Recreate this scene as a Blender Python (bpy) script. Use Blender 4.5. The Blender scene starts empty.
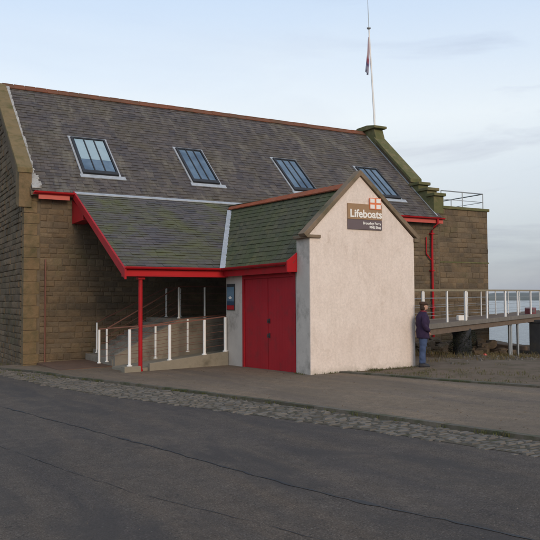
import bpy, bmesh, math, random
from mathutils import Vector, Matrix
random.seed(7)
S = bpy.context.scene
C = S.collection
# ---------------------------------------------------------------- coordinates
# plan axes used below: u runs along the long wall to the far right, v comes out
# of that wall towards the road, z is up.  Blender = (u, -v, z)
def W(p): return Vector((p[0], -p[1], p[2]))
def sstep(a, b, x):
    t = max(0., min(1., (x-a)/(b-a))); return t*t*(3-2*t)
def g(u, v):
    z = .018*(u-4.73)+.022*(v-10.43)
    z = max(-1.2, min(1.2, z))
    z -= .75*sstep(10, 22, u)
    s = u-25.5+.55*v
    s = max(s, -v-26)
    z -= 5*sstep(0, 9, s)
    return z
# ---------------------------------------------------------------- mesh helper
class MB:
    def __init__(s): s.v=[]; s.f=[]; s.m=[]; s.sm=[]
    def add(s, vs, fs, mi=0, smooth=False):
        o=len(s.v); s.v += [tuple(x) for x in vs]
        for f in fs: s.f.append([o+i for i in f]); s.m.append(mi); s.sm.append(smooth)
    def box(s, a, b, mi=0):
        x0,x1=sorted((a[0],b[0])); y0,y1=sorted((a[1],b[1])); z0,z1=sorted((a[2],b[2]))
        s.add([(x0,y0,z0),(x1,y0,z0),(x1,y1,z0),(x0,y1,z0),(x0,y0,z1),(x1,y0,z1),(x1,y1,z1),(x0,y1,z1)],
              [(0,1,2,3),(4,5,6,7),(0,1,5,4),(1,2,6,5),(2,3,7,6),(3,0,4,7)],mi)
    def hexa(s, bot, top, mi=0):       # two quads
        s.add(list(bot)+list(top),[(0,1,2,3),(4,5,6,7),(0,1,5,4),(1,2,6,5),(2,3,7,6),(3,0,4,7)],mi)
    def prism(s, poly, off, mi=0):     # polygon swept by vector off
        n=len(poly); q=[tuple(p[i]+off[i] for i in range(3)) for p in poly]
        s.add(list(poly)+q,[tuple(range(n)),tuple(range(n,2*n))]+[(i,(i+1)%n,n+(i+1)%n,n+i) for i in range(n)],mi)
    def bar(s, a, b, w, h, mi=0, up=(0,0,1)):   # rectangular bar, w sideways, h along 'up'
        a=Vector(a); b=Vector(b); d=(b-a).normalized(); up=Vector(up)
        if abs(d.dot(up))>.98: up=Vector((0,1,0))
        sd=d.cross(up).normalized(); u2=sd.cross(d).normalized()
        r=[]
        for q in (a,b):
            r.append([q+sd*(w/2*i)+u2*(h/2*j) for i,j in((-1,-1),(1,-1),(1,1),(-1,1))])
        s.hexa(r[0],r[1],mi)
    def tube(s, pts, r, n=8, mi=0, smooth=True):
        pts=[Vector(p) for p in pts]; rs=r if isinstance(r,(list,tuple)) else [r]*len(pts)
        rings=[]
        for i,p in enumerate(pts):
            d=(pts[min(i+1,len(pts)-1)]-pts[max(i-1,0)]).normalized()
            up=Vector((0,0,1)) if abs(d.z)<.9 else Vector((0,1,0))
            a=d.cross(up).normalized(); b=a.cross(d).normalized()
            rings.append([p+(a*math.cos(2*math.pi*k/n)+b*math.sin(2*math.pi*k/n))*rs[i] for k in range(n)])
        vs=[q for R in rings for q in R]; fs=[]
        for i in range(len(pts)-1):
            for k in range(n): fs.append((i*n+k,i*n+(k+1)%n,(i+1)*n+(k+1)%n,(i+1)*n+k))
        s.add(vs,fs,mi,smooth)
        s.add(rings[0],[tuple(range(n))],mi); s.add(rings[-1],[tuple(range(n))],mi)
    def build(s, name, mat, parent=None, bevel=0, recalc=True, clips=None, merge=False):
        off=Vector((0,0,0))
        p=parent
        while p is not None: off+=p.location; p=p.parent
        bm=bmesh.new(); vs=[bm.verts.new(W(x)-off) for x in s.v]
        for f,mi,sm in zip(s.f,s.m,s.sm):
            try:
                F=bm.faces.new([vs[i] for i in f]); F.material_index=mi; F.smooth=sm
            except ValueError: pass
        if merge: bmesh.ops.remove_doubles(bm,verts=bm.verts,dist=1e-4)
        if clips:
            for co,no in clips:   # keep the side the normal points away from
                co=W(co)-off; no=W(no)
                bmesh.ops.bisect_plane(bm,geom=bm.verts[:]+bm.edges[:]+bm.faces[:],plane_co=co,plane_no=no,clear_outer=True)
        if recalc: bmesh.ops.recalc_face_normals(bm,faces=bm.faces)
        me=bpy.data.meshes.new(name); bm.to_mesh(me); bm.free()
        o=bpy.data.objects.new(name,me); C.objects.link(o)
        for m in (mat if isinstance(mat,(list,tuple)) else [mat]): me.materials.append(m)
        o.parent=parent
        if bevel:
            b=o.modifiers.new('Bevel','BEVEL'); b.width=bevel; b.segments=2; b.limit_method='ANGLE'
        return o
def tag(o,label=None,cat=None,group=None,kind=None):
    for k,x in(('label',label),('category',cat),('group',group),('kind',kind)):
        if x: o[k]=x
    return o
def empty(name,loc,label,cat,group=None):
    o=bpy.data.objects.new(name,None); C.objects.link(o); o.location=W(loc); o.empty_display_size=.3
    return tag(o,label,cat,group)
# ---------------------------------------------------------------- materials
def ramp(nt,fac,stops):
    r=nt.nodes.new('ShaderNodeValToRGB'); e=r.color_ramp.elements
    while len(e)<len(stops): e.new(.5)
    for el,(p,c) in zip(e,stops):
        el.position=p; el.color=(c,c,c,1) if not isinstance(c,(tuple,list)) else (*c,1)
    nt.links.new(fac,r.inputs[0]); return r.outputs[0]
def noise(nt,vec,scale,detail=6,rough=.6,dist=0):
    n=nt.nodes.new('ShaderNodeTexNoise'); n.inputs['Scale'].default_value=scale; n.inputs['Detail'].default_value=detail
    n.inputs['Roughness'].default_value=rough; n.inputs['Distortion'].default_value=dist
    nt.links.new(vec,n.inputs['Vector']); return n.outputs['Fac']
def mapping(nt,vec,scale=(1,1,1),rot=(0,0,0)):
    m=nt.nodes.new('ShaderNodeMapping'); m.inputs['Scale'].default_value=scale; m.inputs['Rotation'].default_value=rot
    nt.links.new(vec,m.inputs['Vector']); return m.outputs[0]
def mixc(nt,f,a,b,mode='MIX'):
    m=nt.nodes.new('ShaderNodeMix'); m.data_type='RGBA'; m.blend_type=mode
    for i,x in((0,f),(6,a),(7,b)):
        if isinstance(x,(int,float)): m.inputs[i].default_value=x
        elif isinstance(x,(tuple,list)): m.inputs[i].default_value=(*x,1)
        else: nt.links.new(x,m.inputs[i])
    return m.outputs[2]
def newmat(name,rough=.8,spec=.3,metal=0):
    m=bpy.data.materials.new(name); m.use_nodes=True; nt=m.node_tree; b=nt.nodes['Principled BSDF']
    b.inputs['Roughness'].default_value=rough; b.inputs['Specular IOR Level'].default_value=spec; b.inputs['Metallic'].default_value=metal
    tc=nt.nodes.new('ShaderNodeTexCoord'); return m,nt,b,tc.outputs['Object']
def bump(nt,b,h,strength=.4,dist=.02):
    n=nt.nodes.new('ShaderNodeBump'); n.inputs['Strength'].default_value=strength; n.inputs['Distance'].default_value=dist
    nt.links.new(h,n.inputs['Height']); nt.links.new(n.outputs[0],b.inputs['Normal'])
def island(nt):
    n=nt.nodes.new('ShaderNodeNewGeometry'); return n.outputs['Random Per Island']
def plain(name,c1,c2,scale=4,rough=.7,spec=.3,bs=.25,bd=.01,metal=0,dirt=None,dscale=1.2,dlo=.52,dhi=.72):
    m,nt,b,v=newmat(name,rough,spec,metal)
    col=mixc(nt,ramp(nt,noise(nt,v,scale),[(.3,0.),(.7,1.)]),c1,c2)
    if dirt: col=mixc(nt,ramp(nt,noise(nt,v,dscale,8,.7),[(dlo,0.),(dhi,1.)]),col,dirt)
    nt.links.new(col,b.inputs['Base Color'])
    bump(nt,b,noise(nt,v,scale*8),bs,bd); return m
def pieces(name,cols,rough=.9,spec=.15,moss=None,mosc=.8,mlo=.5,mhi=.65,stain=None,sscale=(.6,.6,.6),slo=.5,shi=.7,bs=.5,bd=.012,bscale=25,streak=None):
    """per-piece colour (each slate / stone its own), plus moss and stains"""
    m,nt,b,v=newmat(name,rough,spec)
    r=island(nt); n=len(cols)
    col=ramp(nt,r,[(i/(n-1),c) for i,c in enumerate(cols)])
    fine=noise(nt,v,14,8,.7)
    col=mixc(nt,.55,col,ramp(nt,fine,[(.25,.45),(.75,1.)]),'MULTIPLY')
    if stain: col=mixc(nt,ramp(nt,noise(nt,mapping(nt,v,sscale),1,8,.65,.3),[(slo,0.),(shi,.8)]),col,stain)
    if streak: col=mixc(nt,ramp(nt,noise(nt,mapping(nt,v,streak[1]),1,8,.7,.2),[(streak[2],0.),(streak[3],.6)]),col,streak[0])
    if moss: col=mixc(nt,ramp(nt,noise(nt,v,mosc,10,.7,.4),[(mlo,0.),(mhi,.85)]),col,moss)
    nt.links.new(col,b.inputs['Base Color'])
    bump(nt,b,noise(nt,v,bscale,6,.7),bs,bd); return m

M={}
M['stone']=pieces('sandstone_blocks',[(.19,.135,.082),(.235,.17,.103),(.155,.118,.08),(.21,.15,.09),(.175,.135,.092),(.245,.183,.115)],
    stain=(.06,.052,.04),sscale=(.8,.8,1.3),slo=.42,shi=.72,moss=(.10,.10,.045),mosc=.7,mlo=.55,mhi=.8,bs=1,bd=.04,bscale=9)
M['stone_dark']=pieces('weathered_gable_stone',[(.16,.118,.078),(.21,.155,.10),(.125,.097,.065),(.18,.135,.085),(.23,.175,.115)],
    stain=(.08,.066,.042),slo=.45,shi=.7,moss=(.07,.08,.035),mosc=.9,mlo=.56,mhi=.75,bs=1,bd=.04,bscale=10)
M['mortar']=plain('lime_mortar',(.12,.095,.065),(.165,.13,.09),6,.95,.1,.5,.01)
M['quoin']=plain('dressed_sandstone',(.175,.12,.065),(.225,.16,.09),2,.9,.15,.8,.025,dirt=(.10,.085,.045),dscale=2.2,dlo=.42,dhi=.68)
M['coping']=plain('mossy_coping_stone',(.22,.16,.085),(.17,.135,.075),3,.95,.1,.6,.015,dirt=(.10,.095,.04),dscale=2.2,dlo=.48,dhi=.68)
M['pcoping']=plain('brown_coping_cement',(.20,.15,.105),(.26,.19,.135),4,.9,.1,.6,.012,dirt=(.11,.10,.06),dscale=2,dlo=.45,dhi=.65)
M['copingm']=plain('green_coping_stone',(.14,.135,.065),(.10,.11,.048),3,.95,.1,.7,.02,dirt=(.21,.17,.095),dscale=2.2,dlo=.48,dhi=.68)
M['slate']=pieces('grey_slates',[(.085,.073,.07),(.115,.097,.088),(.068,.06,.064),(.135,.113,.098),(.095,.082,.078),(.075,.064,.06)],rough=.7,spec=.3,
    stain=(.10,.082,.05),sscale=(.6,.6,.6),slo=.45,shi=.7,moss=(.075,.078,.032),mosc=1.1,mlo=.6,mhi=.8,bs=.35,bd=.008,
    streak=((.21,.19,.14),(2.1,.45,.45),.51,.70))
M['slate_lean']=pieces('lean_to_slates',[(.095,.085,.088),(.125,.11,.108),(.078,.073,.082),(.14,.123,.115)],rough=.75,spec=.25,
    stain=(.085,.085,.045),sscale=(.5,.9,.9),slo=.42,shi=.64,moss=(.11,.115,.04),mosc=.8,mlo=.45,mhi=.66,bs=.35,bd=.008)
M['slate_green']=pieces('mossy_slates',[(.095,.092,.06),(.115,.11,.065),(.08,.08,.055),(.13,.12,.075)],rough=.85,spec=.15,
    stain=(.07,.085,.033),sscale=(.8,.8,.8),slo=.4,shi=.66,moss=(.15,.14,.055),mosc=1.3,mlo=.55,mhi=.74,bs=.5,bd=.01)
M['ridge']=pieces('terracotta_ridge',[(.27,.095,.05),(.22,.08,.045),(.25,.095,.055),(.23,.09,.05)],stain=(.10,.075,.05),slo=.35,shi=.65,bs=.4)
M['ridge2']=pieces('orange_ridge_tiles',[(.40,.11,.05),(.34,.095,.045),(.37,.12,.06),(.33,.10,.05)],stain=(.2,.09,.05),slo=.5,shi=.75,bs=.4)
M['lead']=plain('lead_flashing',(.30,.33,.36),(.42,.45,.48),5,.6,.4,.3,.006,dirt=(.25,.26,.25),dscale=4)
M['limewash']=plain('pale_mortar_fillet',(.34,.34,.33),(.48,.48,.46),6,.9,.2,.6,.012,dirt=(.22,.2,.17),dscale=3,dlo=.5,dhi=.62)
M['red']=plain('red_gloss_paint',(.36,.009,.014),(.42,.013,.018),2,.6,.2,.12,.004,dirt=(.24,.022,.02),dscale=1.6)
M['redmid']=plain('red_fascia_paint',(.42,.012,.016),(.47,.018,.02),2,.6,.2,.1,.004)
M['redpale']=plain('sunlit_pale_red',(.52,.10,.07),(.48,.075,.055),3,.5,.4,.1,.004)  # paler red: sunlight on the fascia painted into its colour; litter shares it
M['reddoor']=plain('red_door_paint',(.33,.008,.016),(.38,.012,.02),1.5,.6,.25,.2,.004,dirt=(.22,.018,.022),dscale=2.3)
M['white']=plain('white_paint',(.74,.74,.72),(.8,.8,.78),5,.45,.4,.1,.003,dirt=(.5,.47,.4),dscale=6,dlo=.6,dhi=.8)
M['brownpaint']=plain('maroon_rail_paint',(.15,.06,.042),(.19,.08,.055),4,.5,.4,.1,.003)
M['steel']=plain('galvanised_steel',(.3,.33,.34),(.38,.4,.41),8,.5,.5,.1,.003,metal=.4)
M['railtop']=plain('weathered_timber_rail',(.24,.2,.13),(.3,.26,.18),8,.8,.2,.2,.004)
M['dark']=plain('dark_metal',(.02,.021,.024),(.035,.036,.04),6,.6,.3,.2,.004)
M['timber']=plain('weathered_deck_timber',(.13,.095,.07),(.18,.135,.10),7,.85,.2,.4,.006)
M['deckedge']=plain('grey_deck_edge',(.15,.135,.115),(.20,.18,.155),5,.8,.2,.3,.006)
M['concrete']=plain('concrete',(.22,.195,.15),(.28,.25,.19),3,.9,.2,.5,.008,dirt=(.13,.115,.085),dscale=1.5)
M['step']=plain('stone_steps',(.24,.21,.17),(.3,.265,.21),3,.9,.2,.5,.008,dirt=(.13,.115,.09),dscale=2)
M['pave']=plain('step_paving',(.13,.08,.055),(.16,.1,.07),5,.9,.2,.4,.008,dirt=(.09,.065,.05),dscale=2)
M['rough_slab']=plain('weathered_slab',(.16,.11,.075),(.2,.14,.1),3,.95,.1,.6,.02,dirt=(.09,.07,.05))
M['kerb']=pieces('granite_kerb',[(.13,.115,.09),(.17,.15,.12),(.1,.09,.07),(.15,.13,.1)],moss=(.05,.06,.025),mosc=2,mlo=.45,mhi=.6,bs=.5,bd=.01)
M['cobble']=pieces('granite_setts',[(.135,.122,.103),(.165,.15,.13),(.11,.10,.085),(.19,.172,.148),(.15,.136,.116)],moss=(.10,.085,.055),mosc=1.5,mlo=.56,mhi=.7,bs=.5,bd=.01)
M['sand']=plain('joint_grit',(.08,.068,.05),(.11,.092,.068),12,.95,.1,.6,.01,dirt=(.04,.05,.02),dscale=3)

# render (harled wall)
def render_mat():
    m,nt,b,v=newmat('pinkish_white_render',.92,.15)
    col=mixc(nt,ramp(nt,noise(nt,v,1.1,8,.65,.3),[(.3,0.),(.7,1.)]),(.71,.61,.54),(.79,.695,.625))
    st=ramp(nt,noise(nt,mapping(nt,v,(3.,3.,.8)),1.6,10,.75,.4),[(.48,0.),(.72,.32)])
    col=mixc(nt,1.,col,ramp(nt,noise(nt,v,16,6,.75),[(.3,.86),(.7,1.08)]),'MULTIPLY')
    col=mixc(nt,st,col,(.42,.35,.28))
    # hairline rusty cracks
    vo=nt.nodes.new('ShaderNodeTexVoronoi'); vo.feature='DISTANCE_TO_EDGE'; vo.inputs['Scale'].default_value=.42
    w=nt.nodes.new('ShaderNodeVectorMath'); w.operation='ADD'
    ns=nt.nodes.new('ShaderNodeTexNoise'); ns.inputs['Scale'].default_value=2.3; ns.inputs['Detail'].default_value=8
    nt.links.new(v,ns.inputs['Vector']); sc=nt.nodes.new('ShaderNodeVectorMath'); sc.operation='SCALE'; sc.inputs['Scale'].default_value=.8
    nt.links.new(ns.outputs['Color'],sc.inputs[0]); nt.links.new(v,w.inputs[0]); nt.links.new(sc.outputs[0],w.inputs[1])
    nt.links.new(w.outputs[0],vo.inputs['Vector'])
    cr=ramp(nt,vo.outputs['Distance'],[(0.,.22),(.009,0.)])
    msk=ramp(nt,noise(nt,v,.9,3),[(.48,0.),(.62,1.)])
    mm=nt.nodes.new('ShaderNodeMath'); mm.operation='MULTIPLY'; nt.links.new(cr,mm.inputs[0]); nt.links.new(msk,mm.inputs[1])
    col=mixc(nt,mm.outputs[0],col,(.33,.22,.14))
    # splash dirt along the foot of the wall
    sx=nt.nodes.new('ShaderNodeSeparateXYZ'); nt.links.new(v,sx.inputs[0])
    ad=nt.nodes.new('ShaderNodeMath'); ad.operation='MULTIPLY_ADD'; ad.inputs[1].default_value=-.5
    nt.links.new(noise(nt,v,5,6,.7),ad.inputs[0]); nt.links.new(sx.outputs[2],ad.inputs[2])
    col=mixc(nt,ramp(nt,ad.outputs[0],[(0.,.6),(.3,0.)]),col,(.28,.25,.18))
    nt.links.new(col,b.inputs['Base Color'])
    bump(nt,b,noise(nt,v,38,6,.7),.55,.01); return m
M['render']=render_mat()
def render_shaded():
    return plain('shaded_side_render',(.47,.43,.385),(.55,.505,.45),2,.92,.15,.5,.01,dirt=(.26,.24,.21),dscale=1.3)  # greyer copy of the gable render, shade of the side faces put into the colour
M['rshade']=render_shaded()

def asphalt(name,c1,c2,patch,pl=.5,ph=.62):
    m,nt,b,v=newmat(name,.85,.3)
    col=mixc(nt,ramp(nt,noise(nt,v,.35,6,.6,.6),[(.35,0.),(.65,1.)]),c1,c2)
    sp=noise(nt,v,62,2,.7)
    col=mixc(nt,ramp(nt,sp,[(.51,0.),(.68,.62)]),col,(.19,.16,.13))
    col=mixc(nt,ramp(nt,noise(nt,v,47,2,.7),[(.32,.7),(.47,0.)]),col,(.012,.011,.011))
    col=mixc(nt,1.,col,ramp(nt,noise(nt,v,6,5,.7),[(.3,.78),(.7,1.2)]),'MULTIPLY')
    col=mixc(nt,1.,col,ramp(nt,noise(nt,mapping(nt,v,(1.3,.09,1),(0,0,.07)),1.2,7,.65,.3),[(.32,(.74,.76,.84)),(.5,(1,1,1)),(.68,(1.2,1.13,1.04))]),'MULTIPLY')
    col=mixc(nt,ramp(nt,noise(nt,mapping(nt,v,(.7,.28,.5),(0,0,.1)),1.1,9,.7,.8),[(pl,0.),(ph,.75)]),col,patch)
    vo=nt.nodes.new('ShaderNodeTexVoronoi'); vo.inputs['Scale'].default_value=9; nt.links.new(v,vo.inputs['Vector'])
    col=mixc(nt,ramp(nt,vo.outputs['Distance'],[(.045,.6),(.08,0.)]),col,(.2,.18,.15))
    nt.links.new(col,b.inputs['Base Color'])
    bump(nt,b,noise(nt,v,60,4,.8),.6,.012); return m
M['road']=asphalt('worn_asphalt',(.064,.049,.037),(.088,.068,.052),(.046,.039,.035))
M['fore']=asphalt('forecourt_tarmac',(.165,.12,.078),(.20,.147,.097),(.125,.095,.064),.46,.66)
M['tar']=plain('bitumen_joint',(.016,.016,.017),(.026,.025,.025),9,.6,.3,.4,.004)
M['earth']=plain('bare_earth',(.11,.08,.055),(.15,.11,.075),2.5,.97,.1,.9,.03,dirt=(.07,.055,.035),dscale=1.1,dlo=.46,dhi=.62)

def part(mb,name,mat,parent,**k): return mb.build(name,M[mat] if isinstance(mat,str) else mat,parent,**k)

# ---------------------------------------------------------------- ground, road, forecourt, sea
def sheet(name,fu,us,ts,dz,mat):     # ruled strip between boundary functions
    mb=MB(); n=len(ts); k=len(us)
    vs=[]
    for t in ts:
        a,b=fu(t)
        for s in us:
            u=a+(b-a)*s; vs.append((u,t,g(u,t)+dz))
    fs=[(i*k+j,i*k+j+1,(i+1)*k+j+1,(i+1)*k+j) for i in range(n-1) for j in range(k-1)]
    mb.add(vs,fs,0,True); o=mb.build(name,mat,recalc=False)
    if o.data.polygons[0].normal.z<0: o.data.flip_normals()
    return tag(o,kind='structure')
def interp(pts,t):
    if t<=pts[0][0]:
        a,b=pts[0],pts[1]
    elif t>=pts[-1][0]: a,b=pts[-2],pts[-1]
    else:
        for a,b in zip(pts,pts[1:]):
            if a[0]<=t<=b[0]: break
    return a[1]+(b[1]-a[1])*(t-a[0])/(b[0]-a[0])
KERB=[(-4,-1.9),(.44,-.91),(3.38,-.27),(5.89,-.0),(8.5,.51),(11.84,1.12),(14.98,1.59),(17.29,1.87),(19.55,2.16),(24,2.6),(40,3.2)]   # (v,u)
COB=[(-4,-2.9),(-.2,-1.75),(2.53,-1.27),(7.09,-1.02),(10.43,-.53),(13.83,.25),(16.25,.79),(18.08,1.15),(20.16,1.46),(24,1.9),(40,2.4)]
def frange(a,b,s):
    r=[]; x=a
    while x<b: r.append(x); x+=s
    return r+[b]
# terrain: fine near the station, coarse towards the edges
gx=[-140,-80,-50,-30,-20,-14]+frange(-10,40,.7)+[46,60]
gy=[-90,-60,-45]+frange(-36,30,.8)+[40,60,90,140]
mb=MB(); k=len(gy)
def lump(u,v):
    w=sstep(9,11.5,u)*(1 if v<12.5 else max(0,1-(v-12.5)/6))
    return w*(.05*math.sin(u*2.1+v*.7)*math.sin(v*1.7-u*.4)+.035*math.sin(u*4.3+1)*math.sin(v*3.9))
vs=[(u,v,g(u,v)-(0 if u>-60 else .0)+lump(u,v)) for u in gx for v in gy]
mb.add(vs,[(i*k+j,(i+1)*k+j,(i+1)*k+j+1,i*k+j+1) for i in range(len(gx)-1) for j in range(k-1)],0,True)
ground=mb.build('ground',M['earth'],recalc=False)
if ground.data.polygons[0].normal.z<0: ground.data.flip_normals()
tag(ground,kind='structure')
tv=frange(-36,60,.6)
sheet('road',lambda t:(-60,interp(COB,t)+.15),[0,.3,.5,.7,.8,.88,.94,.97,1],tv,.012,M['road'])
sheet('sett_bed',lambda t:(interp(COB,t),interp(KERB,t)+.1),[0,.5,1],frange(-4,34,.4),.016,M['sand'])
# forecourt raised 6 cm behind the kerb line
INK=[(-4,9.5),(0,8.3),(10.43,5.55),(12.5,5.82),(13.8,5.92),(16.08,6.27),(19,6.8),(24,8.2),(40,12)]
FZ=.055
sheet('forecourt',lambda t:(interp(KERB,t)+.12,interp(INK,t)+(.0)),[0,.08,.2,.35,.5,.65,.8,.92,1],frange(-.9,40,.45),FZ,M['fore'])
# kerb stones
mb=MB(); t=-3.0
while t<34:
    L=random.uniform(.75,1.05); a=interp(KERB,t); b=interp(KERB,t+L-.012)
    z0=g(a,t); z1=g(b,t+L); h=FZ+.012+random.uniform(-.004,.006)
    mb.hexa([(a,t,z0-.1),(a+.13,t,z0-.1),(b+.13,t+L-.012,z1-.1),(b,t+L-.012,z1-.1)],
            [(a+.012,t,z0+h),(a+.13,t,z0+h),(b+.13,t+L-.012,z1+h),(b+.012,t+L-.012,z1+h)])
    t+=L
tag(mb.build('kerb',M['kerb']),kind='structure')
# granite setts
mb=MB(); t=-3.5
while t<32:
    rw=random.uniform(.085,.12)
    a=interp(COB,t)+random.uniform(-.12,.1); b=interp(KERB,t)-.02; u=a
    while u<b-.05:
        L=random.uniform(.13,.26); e=min(u+L,b)
        if random.random()>.05:
            z=g(u,t)+.029+random.uniform(-.008,.010); j=.007; q=.022
            tl=[random.uniform(-.005,.005) for _ in range(4)]
            x0,x1,y0,y1=u+j,e-j,t+j*.7,t+rw-j*.7
            sh=random.uniform(-.02,.02)
            x0+=sh;x1+=sh
            if x1-x0>.05: mb.hexa([(x0,y0,z-.05),(x1,y0,z-.05),(x1,y1,z-.05),(x0,y1,z-.05)],
                    [(x0+q,y0+q,z+tl[0]),(x1-q,y0+q,z+tl[1]),(x1-q,y1-q,z+tl[2]),(x0+q,y1-q,z+tl[3])])
        u=e
    t+=rw
tag(mb.build('cobble_strip',M['cobble']),kind='structure')
# inner kerb in front of the white gable (longer stones)
mb=MB(); t=10.5
while t<34:
    L=random.uniform(.85,1.1); a=interp(INK,t)-.02; b=interp(INK,t+L-.02)-.02
    z0=g(a,t); z1=g(b,t+L)
    h=.09+random.uniform(-.006,.008)
    mb.hexa([(a,t,z0-.1),(a+.2,t,z0-.1),(b+.2,t+L-.02,z1-.1),(b,t+L-.02,z1-.1)],
            [(a+.01,t,z0+h),(a+.2,t,z0+h),(b+.2,t+L-.02,z1+h),(b+.01,t+L-.02,z1+h)])
    t+=L
tag(mb.build('inner_kerb',M['kerb']),kind='structure')
# raised verge behind it
M['verge']=plain('trodden_verge',(.13,.098,.07),(.17,.13,.095),3,.97,.1,.8,.02,dirt=(.09,.075,.045),dscale=1.6,dlo=.48,dhi=.66)
sheet('verge',lambda t:(interp(INK,t)+.1,interp(INK,t)+6.5-max(0,(12-t))*.3),[0,.05,.15,.3,.5,.7,.85,1],frange(10.45,34,.4),.045,M['verge'])
sheet('verge_side',lambda t:(8.0,10.5),[0,.25,.5,.75,1],frange(0.1,10.46,.5),.047,M['verge']).name='verge'
# tar joints in the road
def joint(pts,w,name,dz=.0165):
    mb=MB(); ps=[]; 
    for a,b in zip(pts,pts[1:]):
        n=max(2,int(math.dist(a,b)/.12))
        for i in range(n): ps.append((a[0]+(b[0]-a[0])*i/n,a[1]+(b[1]-a[1])*i/n))
    ps.append(pts[-1]); L=[];R=[]
    for i,p in enumerate(ps):
        q=ps[min(i+1,len(ps)-1)]; r=ps[max(i-1,0)]; dx,dy=q[0]-r[0],q[1]-r[1]; l=math.hypot(dx,dy) or 1
        nx,ny=-dy/l,dx/l; o=.010*math.sin(i*.31)+.008*math.sin(i*1.13)+.014*random.uniform(-1,1); ww=w*random.uniform(.15,1.35)*(1.9 if 0<i%37<5 else 1)
        for k,s in((L,1),(R,-1)):
            u=p[0]+nx*(o+s*ww/2); v=p[1]+ny*(o+s*ww/2); k.append((u,v,g(u,v)+dz))
    n=len(ps); mb.add(L+R,[(i,i+1,n+i+1,n+i) for i in range(n-1)])
    o=mb.build(name,M['tar'],recalc=False)
    if o.data.polygons[0].normal.z<0: o.data.flip_normals()
    return tag(o,kind='structure')
joint([(-4.5,-2),(-3.1,7),(-2.62,10.8),(-1.72,16.96),(-1.37,19.73),(-.89,21.77),(-.3,26)],.034,'road_joint')
joint([(-3.9,12),(-3.2,16.5),(-2.75,18.9),(-2.2,20.6),(-1.9,22),(-1.5,25)],.008,'road_joint')
# sea
mb=MB(); mb.add([(-1500,1500,-2.6),(5200,1500,-2.6),(5200,-5200,-2.6),(-1500,-5200,-2.6)],[(0,1,2,3)])
def sea_mat():
    m,nt,b,v=newmat('estuary_water',.16,.5)
    b.inputs['Base Color'].default_value=(.05,.07,.08,1)
    a=noise(nt,mapping(nt,v,(.9,.28,1),(0,0,-.5)),.8,6,.62,.3)
    bump(nt,b,a,.9,.5); return m
sea=mb.build('sea',sea_mat(),recalc=False)
if sea.data.polygons[0].normal.z<0: sea.data.flip_normals()
tag(sea,kind='structure')

# ---------------------------------------------------------------- building helpers
def block_wall(mb,O,eu,n,w,z0,z1,course=(.2,.3),lens=(.28,.6),proud=(.01,.035),holes=(),mi=0,gap=.012):
    """coursed rock-faced blocks on the vertical plane through O along eu, facing n"""
    O=Vector(O); eu=Vector(eu); n=Vector(n)
    z=z0
    while z<z1-.03:
        h=random.uniform(*course); 
        if z+h>z1-.08: h=z1-z
        x=-random.uniform(0,lens[0])
        while x<w:
            L=random.uniform(*lens); a=max(x,0); b=min(x+L,w); x+=L
            if b-a<.05: continue
            gz=[random.uniform(-.008,.008) for _ in range(4)]
            cx,cz=(a+b)/2,z+h/2
            if any(q[0]<cx<q[1] and q[2]<cz<q[3] for q in holes): continue
            d=random.uniform(*proud); j=gap/2; q=min(.022,(b-a)*.2)
            bot=[O+eu*xx+Vector((0,0,zz))+n*0 for xx,zz in((a+j,z+j+gz[0]),(b-j,z+j+gz[1]),(b-j,z+h-j+gz[2]),(a+j,z+h-j+gz[3]))]
            dd=[d*random.uniform(.75,1.15) for _ in range(4)]
            top=[O+eu*xx+Vector((0,0,zz))+n*dd[i] for i,(xx,zz) in enumerate(((a+j+q,z+j+q+gz[0]),(b-j-q,z+j+q+gz[1]),(b-j-q,z+h-j-q+gz[2]),(a+j+q,z+h-j-q+gz[3])))]
            # inner ring gives a rough pillowed face
            c=sum(top,Vector())/4+n*d*random.uniform(.1,.5)
            vs=bot+top+[c]
            mb.add(vs,[(0,1,5,4),(1,2,6,5),(2,3,7,6),(3,0,4,7),(4,5,8),(5,6,8),(6,7,8),(7,4,8)],mi)
        z+=h
def slates(mb,O,ex,ey,w,l,row=.19,wd=.26,skip=(),lift=.02,mi=0):
    O=Vector(O); ex=Vector(ex).normalized(); ey=Vector(ey).normalized(); n=ex.cross(ey).normalized()
    if n.z<0: n=-n
    i=0; s=0
    while s<l:
        x=-(i%2)*wd/2-random.uniform(0,.03)
        while x<w:
            L=wd*random.uniform(.85,1.15); a=max(0,x); b=min(w,x+L); x+=L
            if b-a<.03: continue
            s1=min(s+row*1.25,l)
            ds=random.uniform(-.012,.008)-(.05 if random.random()<.012 else 0)
            if any(q[0]<(a+b)/2<q[1] and q[2]<s+row/2<q[3] for q in skip): continue
            lf=lift*random.uniform(.7,1.5); th=.009
            P=lambda xx,ss,hh:O+ex*xx+ey*ss+n*hh
            a2,b2=a+.003,b-.003
            mb.hexa([P(a2,s+ds,lf-th),P(b2,s+ds,lf-th+random.uniform(-.002,.003)),P(b2,s1,.001),P(a2,s1,.001)],
                    [P(a2,s+ds,lf),P(b2,s+ds,lf+random.uniform(-.002,.003)),P(b2,s1,.004),P(a2,s1,.004)],mi)
        s+=row; i+=1
EX,EZ=(1,0,0),(0,0,1)
L=18.53; He=5.67; Wd=5.25; Hr=10.70; SL=(Hr-He)/(Wd+.31)
def rz(v): return He+SL*(.31-v)         # main roof plane height
st=empty('lifeboat_station',(0,0,g(0,0)),'old sandstone lifeboat station with slate roofs, red trim and white gabled porch','lifeboat station')
# ---- main long wall
mb=MB()
mb.box((-.1,-.0,-1.3),(L,-.5,He-.12),1)
block_wall(mb,(.42,0,0),(1,0,0),(0,1,0),L-.42,-.75,He-.15,course=(.15,.25),lens=(.2,.58),proud=(.006,.03))
part(mb,'stone_wall',[M['stone'],M['mortar']],st)
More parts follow.
